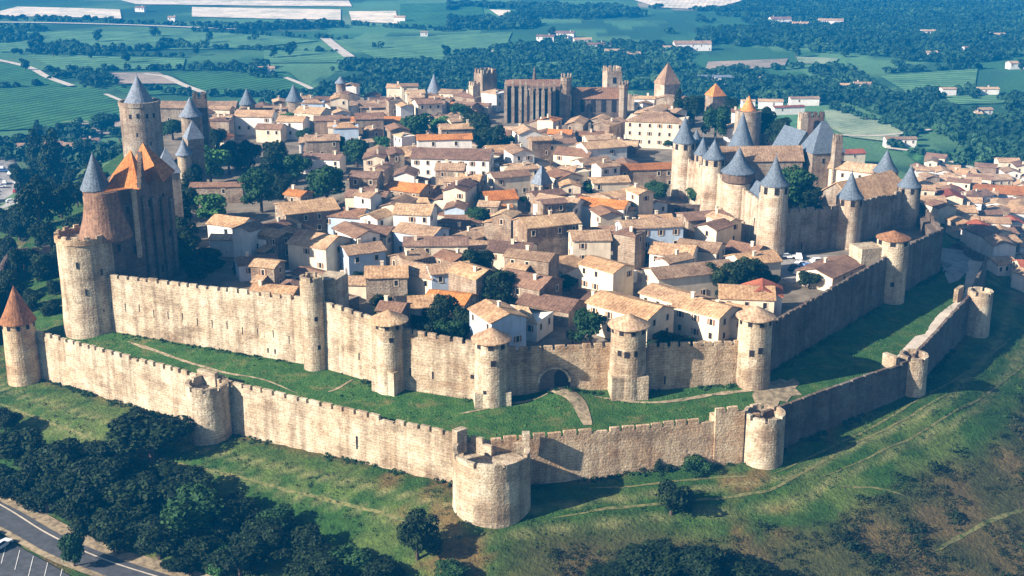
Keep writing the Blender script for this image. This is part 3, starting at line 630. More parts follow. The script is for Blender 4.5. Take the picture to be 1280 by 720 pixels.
yb = 367; cx = xat(180, yb, 10)
round_tower('tall round keep with a blue grey cone behind the orange stepped gables', (cx, yb), 6.0, -4, z(131, yb), 'cone', z(94, yb) - z(131, yb), m='stone_castle', rm='slate_grey', over=-1.1, ring=0, flare=0.04,
            wins=[(-30, 25.4, 0.8, 1.4), (-8, 25.6, 0.8, 1.4), (18, 25.4, 0.8, 1.4), (40, 25.4, 0.8, 1.4), (-15, 20, 0.4, 1.2), (22, 17, 0.4, 1.2), (-5, 11, 0.4, 1.2)], name='keep_tower', taper=1.03, finial=True)
t = bpy.context.scene.objects['keep_tower']
mb = MB(); mb.arc(cx, yb, 5.6, 6.25, 0, 2 * math.pi, z(131, yb) + 0.02, z(131, yb) + 1.3, 40); mb.build('parapet', 'stone_castle', t)
# other towers behind the left group
yb = 392
sq_tower('roofless square tower with a grey sloping buttress roof beyond the keep tower', (xat(255, yb, 5), yb), 4.4, 5, -5, z(116, yb), 0.2, m='stone_grey_shaded')
round_tower('grey coned turret leaning against the roofless square tower', (xat(243, yb - 5, 5), yb - 5), 3.3, -5, z(145, yb - 5), 'cone', z(121, yb - 5) - z(145, yb - 5), m='stone_castle', rm='slate_grey', ring=0, name='turret')
yb = 350
sq_tower('grey pyramid roofed turret with an arched opening among trees', (xat(247, yb, 3), yb), 4.6, 4.6, -3, z(172, yb), 0.5, 'pyramid', z(150, yb) - z(172, yb), rm='slate_grey', wins=[(0, 0.1, 7.0, 1.4, 2.2)], name='turret')
round_tower('small grey cone roofed turret squeezed left of the pyramid turret', (xat(234, yb - 4, 3), yb - 4), 2.0, -4, z(190, yb), 'cone', z(170, yb) - z(190, yb), rm='slate_grey', ring=0, name='turret')
yb = 300
sq_tower('tower with a pale hipped slate roof right of the orange gables', (xat(215, yb, 6), yb), 5.6, 5.6, -5, z(214, yb), 0.35, 'pyramid', z(184, yb) - z(214, yb), rm='slate_grey', m='stone_castle', name='gate_tower', wins=[(0, 0.2, 11, 1.0, 1.8)])
# barbican wall in the shade at the far left
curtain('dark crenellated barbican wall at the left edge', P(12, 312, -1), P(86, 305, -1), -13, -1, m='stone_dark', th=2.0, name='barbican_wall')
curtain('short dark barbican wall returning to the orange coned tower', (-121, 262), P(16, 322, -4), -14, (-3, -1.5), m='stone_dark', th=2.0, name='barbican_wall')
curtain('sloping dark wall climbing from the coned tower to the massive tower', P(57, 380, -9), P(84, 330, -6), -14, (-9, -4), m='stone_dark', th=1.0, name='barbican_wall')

CT = [('tall blue coned castle tower at the left end of the row', 854, 344.3, 3.3, 178, 145), ('slim blue coned castle tower second in the row', 877, 337, 2.3, 193, 171), ('blue coned castle tower third in the row', 891, 324, 3.1, 198, 174)]
for lb, px, yy, r, ye, ya in CT:
    round_tower(lb, (xat(px, yy, 10), yy), r, 0, z(ye, yy), 'cone', z(ya, yy) - z(ye, yy), m='stone_pale', rm='slate_blue', ring=8, ring_h=1.6, group='castle towers', name='castle_tower', over=0.18, flare=0.12, finial=True)
yy = 350; round_tower('short blue cone tucked behind the leftmost castle tower', (xat(869, yy, 10), yy), 2.4, 0, z(180, yy), 'cone', z(162, yy) - z(180, yy), m='stone_pale', rm='slate_blue', ring=6, group='castle towers', name='castle_tower', over=0.18, flare=0.2)
yy = 307.7; round_tower('castle tower with a dark timber gallery under its blue cone', (xat(921, yy, 10), yy), 3.7, -1, z(215, yy), 'cone', z(184, yy) - z(215, yy), m='stone_pale', rm='slate_blue', hoard=True, group='castle towers', name='castle_tower', over=0.18, flare=0.25, finial=True, taper=1.06)
yy = 283.5; round_tower('tallest blue coned castle tower at the corner by the car park', (xat(965, yy, 10), yy), 3.4, -1, z(231, yy), 'cone', z(195, yy) - z(231, yy), m='stone_pale', rm='slate_blue', ring=8, ring_h=1.7, group='castle towers', name='castle_tower', over=0.18, flare=0.2, finial=True)
yy = 292.5; round_tower('blue coned castle tower behind the car park on the shaded wall', (xat(1060, yy, 8), yy), 3.2, -1, z(247, yy), 'cone', z(214, yy) - z(247, yy), m='stone_pale', rm='slate_blue', ring=8, ring_h=1.5, group='castle towers', name='castle_tower', over=0.18, flare=0.2, finial=True)
yy = 313; round_tower('rightmost blue coned castle tower at the end of the shaded wall', (xat(1135, yy, 8), yy), 3.0, -1, z(233, yy), 'cone', z(206, yy) - z(233, yy), m='stone_castle', rm='slate_blue', ring=8, ring_h=1.4, group='castle towers', name='castle_tower', over=0.18, flare=0.2)
yy = 338; round_tower('squat blue coned castle tower behind the courtyard roofs', (xat(1106, yy, 8), yy), 3.4, 0, z(214, yy), 'cone', z(187, yy) - z(214, yy), m='stone_castle', rm='slate_blue', ring=7, group='castle towers', name='castle_tower', over=0.18, flare=0.15)
GC = 'castle curtain walls'
E_ = (xat(965, 283.5, 10), 283.5); D_ = (xat(921, 307.7, 10), 307.7); C_ = (xat(891, 324, 10), 324); A_ = (xat(854, 344, 10), 344); F_ = (xat(1060, 292.5, 8), 292.5); G_ = (xat(1135, 313, 8), 313)
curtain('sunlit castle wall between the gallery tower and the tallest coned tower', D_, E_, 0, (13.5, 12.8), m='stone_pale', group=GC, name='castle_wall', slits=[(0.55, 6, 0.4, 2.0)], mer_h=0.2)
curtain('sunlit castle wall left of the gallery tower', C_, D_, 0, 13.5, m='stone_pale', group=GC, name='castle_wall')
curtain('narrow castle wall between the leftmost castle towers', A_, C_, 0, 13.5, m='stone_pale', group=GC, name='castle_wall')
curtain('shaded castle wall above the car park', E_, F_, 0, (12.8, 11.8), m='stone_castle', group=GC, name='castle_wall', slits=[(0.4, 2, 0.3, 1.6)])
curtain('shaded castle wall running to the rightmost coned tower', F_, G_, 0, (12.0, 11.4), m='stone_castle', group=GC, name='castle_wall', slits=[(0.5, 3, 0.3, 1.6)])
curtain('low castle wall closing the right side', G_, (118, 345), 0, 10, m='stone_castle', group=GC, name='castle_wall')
def roofed(label, c, L, W_, zb, ze, zr, rot, wm, rm, name='building', cat='building', wins=(), hip=0.0, group=None, gable=None):
    """long building, ridge along its local x"""
    t = thing(name, label, cat, (c[0], c[1], zb), rot, group, world=False); h = ze - zb; rh = zr - ze
    mb = MB(); x, y = L / 2, W_ / 2
    if hip: mb.box(0, 0, -1.5, h, L, W_)
    else: mb.add([(-x, -y, -1.5), (x, -y, -1.5), (x, y, -1.5), (-x, y, -1.5), (-x, -y, h), (x, -y, h), (x, y, h), (-x, y, h), (-x, 0, h + rh - 0.05), (x, 0, h + rh - 0.05)],
                 [(3, 2, 1, 0), (0, 1, 5, 4), (2, 3, 7, 6), (1, 2, 6, 9, 5), (3, 0, 4, 8, 7)])
    mb.build('wall', wm, t, off=(0, 0, 0))
    roof_mesh(L, W_, h, rh, hip, 0.45).build('roof', rm, t, off=(0, 0, 0))
    for (face, s, zz, w_, hh) in wins: put(WIN if w_ < 1.3 else WINW, 'window', t, *face_pos(face, s, zz, L, W_))
    return t
def face_pos(face, s, zz, L, W_):
    return [((s * L / 2, -W_ / 2, zz), 0), ((L / 2, s * W_ / 2, zz), math.pi / 2), ((-L / 2, s * W_ / 2, zz), -math.pi / 2), ((s * L / 2, W_ / 2, zz), math.pi)][face]
def roof_mesh(L, W_, h, rh, hip=0.0, ov=0.45, th=0.22, R=random.Random(3)):
    mb = MB(); X = L / 2 + ov; Yy = W_ / 2 + ov; k = rh / (W_ / 2) if W_ else 1; ze = h - k * ov + 0.03; zr = h + rh + 0.03
    hx = hip * W_ / 2; n = max(3, int(L / 2.2)); J = lambda: R.uniform(-0.07, 0.07); rows = []
    for i in range(n + 1):
        s = -1 + 2 * i / n; row = []
        for j, v in enumerate((-1, -0.5, 0, 0.5, 1)):
            xr = X - (1 - abs(v)) * (hx + (ov if hip else 0)); xx = s * xr; zz = zr - (zr - ze) * abs(v)
            row.append((xx, v * Yy, zz + J() - (0.10 * (1 - s * s) if v == 0 else 0)))
        rows.append(row)
    o = 0; vs = [p for r in rows for p in r]; m_ = len(vs); vs2 = [(a, b, c - th) for a, b, c in vs]; fs = []
    for i in range(n):
        for j in range(4): a = i * 5 + j; fs.append((a, a + 5, a + 6, a + 1)); fs.append((a + m_ + 1, a + m_ + 6, a + m_ + 5, a + m_))
    for i in range(n): a = i * 5; fs.append((a + m_, a + m_ + 5, a + 5, a)); a += 4; fs.append((a, a + 5, a + m_ + 5, a + m_))
    for j in range(4): fs.append((j, j + 1, j + 1 + m_, j + m_)); a = n * 5 + j; fs.append((a + 1, a, a + m_, a + 1 + m_))
    return mb.add(vs + vs2, fs)
def win_mesh(w_, h, shut):
    mb = MB(); mb.box(0, 0.0, 0, h, w_, 0.08, mi=0)
    for a in (-1, 1): mb.box(a * (w_ / 2 + 0.07), -0.01, -0.0, h, 0.14, 0.14, mi=1)
    mb.box(0, -0.02, -0.13, 0, w_ + 0.34, 0.24, mi=1); mb.box(0, -0.01, h, h + 0.13, w_ + 0.28, 0.14, mi=1)
    if shut:
        for a in (-1, 1): mb.box(a * (w_ / 2 + 0.14 + w_ / 4), -0.045, 0.02, h - 0.02, w_ / 2 - 0.02, 0.07, mi=2)
    return hold(mb, 'window', ['opening', 'plaster_cream', 'shutter'])
WIN = win_mesh(0.8, 1.25, False); WINS = win_mesh(0.7, 1.25, True); WINW = win_mesh(1.7, 1.9, False)
# castle inner buildings
yy = 322; roofed('blue slate roofed range just behind the sunlit castle wall', (xat(947, 303, 9), 303), 20, 6, 0, 10.5, 15.5, math.atan2(E_[1] - D_[1], E_[0] - D_[0]), 'stone_castle', 'slate_blue', name='castle_range')
yy = 360; c = (xat(1026, yy, 8), yy)
sq_tower('stone gatehouse keep under a steep blue hipped roof', c, 10.5, 8.5, 0, z(188, yy), 0.25, 'hip', z(151, yy) - z(188, yy), m='stone_castle', name='keep', wins=[(0, -0.3, 9, 0.7, 1.4), (0, 0.3, 9, 0.7, 1.4), (2, 0.0, 9, 0.7, 1.4)])
sq_tower('tall thin chimney like turret at the right edge of the blue roofed keep', (xat(1044, 352, 8), 352), 2.3, 2.3, 0, z(168, 352), 0.25, m='stone_castle', name='turret')
roofed('range with a pale gable and blue slate roof left of the keep', (xat(992, 376, 8), 376), 12, 7.5, 0, z(183, 376), z(160, 376), 1.9, 'plaster_cream', 'slate_blue', name='castle_range')
sq_tower('small pale watch turret behind the blue slate range', (xat(1002, 400, 8), 400), 2.6, 2.6, 0, z(141, 400), 0.2, m='stone_pale', name='turret')
sq_tower('ruined brown wall stub right of the small pale watch turret', (xat(1017, 405, 8), 405), 6.0, 2.0, 0, z(140, 405), 0.0, m='stone_dark', name='turret')
roofed('long ochre roofed castle hall behind the gallery tower', (xat(950, 358, 8), 358), 24, 7, 0, z(199, 355), z(182, 358), 0.05, 'stone_castle', 'tile_tan', name='castle_hall')
roofed('broad brown tiled castle hall inside the shaded wall', (xat(1078, 325, 6), 325), 24, 15, 0, z(245, 322), z(217, 328), 0.66, 'stone_castle', 'tile_tan', name='castle_hall')
roofed('narrow castle hall with an arcade under its eaves', (xat(1072, 350, 6), 350), 16, 5, 0, z(212, 348), z(203, 350), -0.55, 'plaster_cream', 'tile_tan', name='castle_hall', wins=[(0, -0.8 + 0.32 * i, 6.0, 1, 1.5) for i in range(6)])
yy = 402; round_tower('large blue cone roofed tower beyond the castle courtyard', (xat(927, yy, 6), yy), 4.2, 0, z(184, yy), 'cone', z(140, yy) - z(184, yy), m='stone_castle', rm='slate_blue', ring=0, flare=0.12, name='castle_tower', group='castle towers')
yy = 425; round_tower('ruined round tower with a small orange cone beyond the castle', (xat(934, yy, 6), yy), 4.6, -3, z(138, yy), 'cone', z(119, yy) - z(138, yy), m='stone_castle', rm='tile_orange', over=-1.6, ring=0)
yy = 470; sq_tower('small square tower with an orange pyramid roof in the trees', (xat(893, yy, 5), yy), 5.6, 5.6, -5, z(119, yy), 0.4, 'pyramid', z(104, yy) - z(119, yy), m='stone_castle', rm='tile_orange')
curtain('low barbican wall with dark arches before the castle', P(822, 268, 1), P(876, 268, 1), 1, 4.6, m='stone_grey_shaded', th=3, name='barbican_wall', slits=[(0.45, 0.2, 1.6, 1.5), (0.75, 0.2, 1.8, 1.5)], merlon=(60, 1))
mb = MB(); sheet('castle_moat', [P(a, b, 1.3) for a, b in [(846, 270), (878, 268), (905, 292), (940, 318), (925, 330), (890, 300), (850, 282)]], lambda x, y: 1.3 + 0 * x, 'grass', 4.0, 'green grass ditch at the foot of the sunlit castle wall', lift=0.05)

# ------------------------------------------------------------------ cathedral
yy = 470; t = thing('cathedral', 'gothic cathedral with tall buttressed choir, nave and thin towers on the skyline', 'cathedral', (xat(700, yy, 0), yy, 0))
x0, x1 = xat(632, yy, 8), xat(712, yy, 8); zc = z(108, yy)
mb = MB(); xa, xb = xat(655, yy, 8), xat(692, yy, 8)
mb.prism([(x0, yy), (xa, yy - 1), (xa + 3, yy - 6), (xb - 3, yy - 6), (xb, yy - 1), (x1, yy), (x1, yy + 16), (x0, yy + 16)], -3, zc); mb.build('choir', 'stone_grey_shaded', t)
mb = MB(); xm0, xm1 = x0 + 3, x1 - 3; zr = z(99, yy + 8)
mb.add([(x0 - .3, yy - .3, zc + .05), (x1 + .3, yy - .3, zc + .05), (x1 + .3, yy + 16.3, zc + .05), (x0 - .3, yy + 16.3, zc + .05), (xm0, yy + 8, zr), (xm1, yy + 8, zr)], [(3, 2, 1, 0), (0, 1, 5, 4), (1, 2, 5), (2, 3, 4, 5), (3, 0, 4)]); mb.build('choir_roof', 'tile_brown', t)
bx = [632, 641, 650, 657, 664, 671, 678, 686, 692, 701]
for i, px in enumerate(bx):
    x = xat(px, yy, 8); fy = yy - (6 if 658 < px < 690 else (2 if 654 < px < 694 else 0)) - 1.2
    mb = MB(); mb.box(x, fy, -3, zc - 0.6, 1.25, 2.6); mb.box(x, fy, zc - 0.6, zc + 1.2, 0.9, 0.9); mb.add([(x - .5, fy - .5, zc + 1.2), (x + .5, fy - .5, zc + 1.2), (x + .5, fy + .5, zc + 1.2), (x - .5, fy + .5, zc + 1.2), (x, fy, zc + 3.0)], [(0, 1, 4), (1, 2, 4), (2, 3, 4), (3, 0, 4)])
    mb.build('buttress', 'stone_castle', t)
for i in range(len(bx) - 1):
    px = (bx[i] + bx[i + 1]) / 2; x = xat(px, yy, 8); fy = yy - (6 if 659 < px < 689 else (3.2 if 654 < px < 694 else 0)) - 0.05
    mb = MB(); arch_solid(1.3, zc - 5.5, 0.12, mb); o = mb.build('tall_window', 'opening', t, off=(0, 0, 0)); o.location = (x - t.location.x, fy - yy, 3)
ym = yy - 1
for px, r, yt, nm in ((707.5, 1.9, 92, 'stair_tower'), (779, 1.7, 101, 'stair_tower')):
    x = xat(px, ym, 8); zt_ = z(yt, ym); mb = MB(); mb.lathe(x, ym, [(r, -3), (r, zt_ - 3), (r * 1.15, zt_ - 2.8), (r * 1.15, zt_ - 1.4)], 8)
    for k in range(8): a = k * math.pi / 4 + .39; mb.box(x + r * math.cos(a), ym + r * math.sin(a), zt_ - 1.4, zt_, 0.5, 0.5, a)
    mb.build(nm, 'stone_castle', t)
xn0, xn1 = xat(716, yy, 6), xat(778, yy, 6); ze = z(124, yy); zr = z(109, yy + 7)
mb = MB(); mb.box((xn0 + xn1) / 2, yy + 7, -3, ze, xn1 - xn0, 13); mb.build('nave', 'stone_grey_shaded', t)
mb = MB(); mb.add([(xn0 - .2, yy, ze + .03), (xn1 + .4, yy, ze + .03), (xn1 + .4, yy + 14, ze + .03), (xn0 - .2, yy + 14, ze + .03), (xn0 - .2, yy + 7, zr), (xn1 + .4, yy + 7, zr)], [(3, 2, 1, 0), (0, 1, 5, 4), (1, 2, 5), (2, 3, 4, 5), (3, 0, 4)]); mb.build('nave_roof', 'tile_brown', t)
for px in (728, 741, 754, 767): mb = MB(); arch_solid(1.6, 5, 0.12, mb); o = mb.build('window', 'opening', t, off=(0, 0, 0)); o.location = (xat(px, yy, 6) - t.location.x, 0.42, 5)
x = xat(668, yy + 8, 10); mb = MB(); mb.lathe(x, yy + 8, [(0.9, z(101, yy + 8)), (0.7, z(95, yy + 8)), (0.05, z(82, yy + 8))], 8); mb.build('spire', 'stone_grey_shaded', t)
y2 = yy + 16; x = xat(765, y2, 8)
sq_tower('square crenellated cathedral bell tower behind the nave', (x, y2 + 2), 6.2, 6, -3, z(84, y2), 0.25, m='stone_pale', name='bell_tower', wins=[(0, 0, 17, 1.4, 2.4)])
y2 = 505; sq_tower('tall square crenellated tower left of the cathedral', (xat(607, y2, 5), y2), 7.0, 7, -6, z(86, y2), 0.55, m='stone_castle', name='square_tower')
sq_tower('low pale stump attached left of the tall square tower', (xat(594, y2 - 2, 3), y2 - 2), 4, 4, -6, z(101, y2), 0.5, m='stone_pale', name='square_tower')
y2 = 490; sq_tower('square stone tower with a steep orange pyramid roof right of the cathedral', (xat(833, y2, 5), y2), 7.4, 7.4, -5, z(104, y2), 0.45, 'pyramid', z(78, y2) - z(104, y2), m='stone_pale', rm='tile_tan', wins=[(0, 0, 10, 0.8, 1.5), (2, 0, 10, 0.8, 1.5)])
curtain('low rampart linking the cathedral to the orange roofed square tower', (xat(784, 500, 0), 500), (xat(825, 492, 0), 492), -5, z(118, 498), m='stone_castle', name='rampart')
# far side rampart
for lb, px, y2, r, ye, ya, rm in [('far rampart turret with a grey cone left of the cathedral trees', 543, 523, 3.0, 116, 92, 'slate_grey'), ('thin far rampart turret with a grey cone among dark trees', 427, 505, 2.0, 104, 95, 'slate_grey'),
      ('far left rampart tower with a grey cone', 311, 462, 2.8, 130, 110, 'slate_blue'), ('second far rampart tower with a grey cone and bright edge', 369, 470, 2.9, 126, 105, 'slate_blue')]:
    round_tower(lb, (xat(px, y2, 3), y2), r, -8, z(ye, y2), 'cone', z(ya, y2) - z(ye, y2), m='stone_castle', rm=rm, ring=0, name='rampart_turret', flare=0.05, group='turrets of the far rampart')
curtain('far rampart running left from the cone turret behind the town', (xat(432, 505, 2), 505), (xat(543, 523, 2), 523), -8, (z(129, 505), z(122, 523)), m='stone_grey_shaded', name='rampart', merlon=(70, 1))
curtain('far rampart between the cone turret and the tall square tower', (xat(543, 523, 2), 523), (xat(600, 515, 2), 515), -8, z(122, 520), m='stone_grey_shaded', name='rampart', merlon=(70, 1))
curtain('far rampart between the two grey coned towers at the back left', (xat(300, 455, 2), 455), (xat(432, 505, 2), 505), -8, (z(133, 455), z(129, 505)), m='stone_grey_shaded', name='rampart', merlon=(70, 1))
roofed('long pale building with a tan roof behind the keep tower', (xat(250, 500, 2), 500), 31, 8, -8, z(134, 496), z(126, 500), 0.0, 'house_stone', 'tile_tan', name='long_building', wins=[(0, -0.8 + .4 * i, 5, 1, 1.4) for i in range(5)])
# stone bell turret in the town
y2 = 338; sq_tower('stone bell turret with a steep grey pyramid in the middle of the town', (xat(677, y2, 4), y2), 4.2, 4.2, 0, z(229, y2), 0.7, 'pyramid', z(206, y2) - z(229, y2), m='stone_castle', rm='slate_grey', name='bell_turret', wins=[(0, 0, z(229, y2) - 3.2, 1.5, 2.4), (2, 0, z(229, y2) - 3.2, 1.5, 2.4), (1, 0, z(229, y2) - 3.2, 1.5, 2.4)])

# ------------------------------------------------------------------ labels that single out one of many
MARKS = [('arched gate', 693, 475), ('stone bell turret', 677, 232), ('blue roofed keep', 1022, 190), ('cathedral', 700, 130), ('castle car park', 1005, 332), ('slender open tower', 399, 400),
         ('inner corner tower', 938, 430), ('low red roofed tower', 1107, 330), ('massive left tower', 115, 330), ('tall round keep', 178, 150), ('leftmost castle tower', 854, 210), ('gallery tower', 921, 260),
         ('big round bastion', 614, 595), ('square crenellated tower', 607, 110), ('orange pyramid tower', 833, 105), ('rightmost castle tower', 1135, 240), ('farthest outer tower', 1219, 390),
         ('orange coned tower', 36, 415), ('open round outer tower', 264, 510), ('lower corner tower', 948, 540), ('big vineyard', 80, 140), ('long white inn', 565, 210), ('bright far top field', 630, 25), ('pale hipped gate tower', 215, 210), ('long orange roofed hall', 1258, 238), ('right end of the walls', 1237, 318), ('pinkish outer rampart', 780, 560), ('curving road', 90, 695), ('white far sheds', 1000, 128), ('low brown roofed barn', 272, 227), ('bluish house by the wall', 632, 400), ('first flat roofed tower', 488, 440), ('second far rampart turret', 369, 118), ('cream hip roofed mansion', 822, 150)]
ORD = 'first second third fourth fifth sixth seventh eighth ninth tenth eleventh twelfth thirteenth fourteenth fifteenth sixteenth seventeenth eighteenth nineteenth twentieth twenty-first twenty-second twenty-third twenty-fourth twenty-fifth twenty-sixth twenty-seventh twenty-eighth'.split()
PEND = []
def pend(o, desc, noun, x, y, z): PEND.append((o, desc, noun, *proj(x, y, z)))
def settle():
    cells = {}
    for o, desc, noun, px, py in PEND:
        best = sorted((math.hypot(px - a, (py - b) * 1.4), nme, a, b) for nme, a, b in MARKS)[:4]; done = False
        for dd, nme, a, b in best[:1]:
            dx, dy = px - a, (py - b) * 1.4
            di = ('right of' if dx > 0 else 'left of') if abs(dx) > abs(dy) else ('in front of' if dy > 0 else 'behind')
            cells.setdefault((noun, nme, di), []).append((dd, o, desc))
    for (noun, nme, di), l in cells.items():
        l.sort(key=lambda q: q[0])
        for i, (dd, o, desc) in enumerate(l):
            od = ORD[i] if i < 28 else 'farthest'
            o['label'] = f'{desc}, {od} {noun} {di} the {nme}'

# ------------------------------------------------------------------ houses
RH = random.Random(11)
TAKEN = []
def rect(cx, cy, L, W_, rot):
    c, s = math.cos(rot), math.sin(rot); return [(cx + a * L / 2 * c - b * W_ / 2 * s, cy + a * L / 2 * s + b * W_ / 2 * c) for a, b in ((-1, -1), (1, -1), (1, 1), (-1, 1))]
def overlap(A, B):
    for Q in (A, B):
        for i in range(2):
            ax, ay = Q[i + 1][0] - Q[i][0], Q[i + 1][1] - Q[i][1]
            a = [p[0] * ax + p[1] * ay for p in A]; b = [p[0] * ax + p[1] * ay for p in B]
            if max(a) <= min(b) or max(b) <= min(a): return False
    return True
WN = {'plaster_cream': 'cream', 'plaster_white': 'white', 'plaster_blue': 'bluish', 'house_stone': 'stone', 'stone_pale': 'pale stone', 'stone_warm': 'brown stone'}
RN = {'tile_tan': 'tan', 'tile_brown': 'brown', 'tile_orange': 'orange', 'tile_red': 'red', 'slate_grey': 'grey', 'slate_blue': 'blue'}
def house(cx, cy, L, W_, zg, h, rot, wm, rm, hip=0.0, pitch=0.30, wins=None, group='old houses inside the walls', noun='house', name='house', detail=True, chim=None, rh=None, annex=True):
    TAKEN.append(rect(cx, cy, L, W_, rot)); rh = rh if rh is not None else W_ / 2 * pitch * RH.uniform(0.9, 1.3)
    t = thing(name, None, noun, (cx, cy, zg), rot, group, world=False)
    mb = MB(); x, y = L / 2, W_ / 2
    if hip: mb.box(0, 0, -2, h, L, W_)
    else: mb.add([(-x, -y, -2), (x, -y, -2), (x, y, -2), (-x, y, -2), (-x, -y, h), (x, -y, h), (x, y, h), (-x, y, h), (-x, 0, h + rh - 0.08), (x, 0, h + rh - 0.08)],
                 [(3, 2, 1, 0), (0, 1, 5, 4), (2, 3, 7, 6), (1, 2, 6, 9, 5), (3, 0, 4, 8, 7)])
    mb.build('wall', wm, t, off=(0, 0, 0)); ro = roof_mesh(L, W_, h, rh, hip, 0.35, R=RH).build('roof', rm, t, off=(0, 0, 0))
    if chim is None: chim = RH.random() < 0.55
    if chim:
        mb = MB(); a, b = RH.uniform(-.35, .35) * L, RH.uniform(-.25, .25) * W_; zc_ = h + rh * (1 - abs(b) / (W_ / 2)); mb.box(a, b, zc_ - .3, zc_ + 1.0, 0.7, 0.5); mb.box(a, b, zc_ + 1.0, zc_ + 1.12, 0.9, 0.7)
        o = mb.build('chimney', 'plaster_cream', None); o.parent = ro
    if detail and annex and RH.random() < 0.45:
        s_ = RH.choice((-1, 1)); al, aw, ah = L * RH.uniform(.35, .6), RH.uniform(2.2, 3.4), h * RH.uniform(.45, .8); ax = RH.uniform(-.2, .2) * L; ay = s_ * (W_ / 2 + aw / 2 - 0.02)
        mb = MB(); mb.box(ax, ay, -2, ah - .5, al, aw); o = mb.build('annex', wm, t, off=(0, 0, 0)); y0 = s_ * (W_ / 2 - .01); y1 = s_ * (W_ / 2 + aw + .3); mb = MB(); x0, x1 = ax - al / 2 - .25, ax + al / 2 + .25
        lo = [(x0, y0, ah + .15), (x1, y0, ah + .15), (x1, y1, ah - .62), (x0, y1, ah - .62)]; lo = lo if s_ < 0 else lo[::-1]; lo = lo[::-1]
        mb.hexa([(a, b, c) for a, b, c in lo], [(a, b, c + .2) for a, b, c in lo]); q = mb.build('annex_roof', rm, None); q.parent = o
    # windows on the faces that look towards the viewer or the sun
    for face in range(4):
        (p, fr) = face_pos(face, 0, 0, L, W_); nd_ = rot + fr - math.pi / 2; nx_, ny_ = math.cos(nd_), math.sin(nd_)
        if nx_ * cx + ny_ * (cy) > 0.15 * math.hypot(cx, cy): continue
        if not detail and face % 2: continue
        fl = L if face in (0, 3) else W_; n = max(1, int(fl / 3.1)); floors = max(1, int(h / 2.9)) if wins is None else wins
        for f_ in range(floors):
            for i in range(n):
                if wins is None and RH.random() < (0.5 if detail else 0.55): continue
                s = (i + 0.5) / n * 2 - 1 + (RH.uniform(-.12, .12) / n if wins is None else 0); zz = h - 2.1 - 2.9 * (floors - 1 - f_)
                pp, rr = face_pos(face, s, zz, L, W_); put(RH.choice((WIN, WIN, WINS)) if detail else WIN, 'window', t, pp, rr)
    size = 'long' if L > 1.7 * W_ else ('large' if L * W_ > 120 else ('small' if L * W_ < 62 else ('tall' if h > 7.5 else 'low' if h < 4.6 else 'plain')))
    pend(t, f"{size} {WN[wm]} {noun} with {RN[rm]} roof", noun, cx, cy, zg + h); return t
INm = inset(INN, 4.0)
def mh(px, py, L, W_, h, rotd, wm, rm, hip=0.0, **k):
    zg = 1.0; x, y = P(px, py, zg + h + 0.8)
    while not all(inside(INm, np.array([a]), np.array([b]))[0] for a, b in rect(x, y, L, W_, math.radians(rotd))): dd = math.hypot(10 - x, 320 - y); x += (10 - x) / dd * .4; y += (320 - y) / dd * .4
    k['annex'] = False
    return house(x, y, L, W_, zg, h, math.radians(rotd), wm, rm, hip, **k)
pc, pw, pb_, hs = 'plaster_cream', 'plaster_white', 'plaster_blue', 'house_stone'; tn, br, og, rd = 'tile_tan', 'tile_brown', 'tile_orange', 'tile_red'
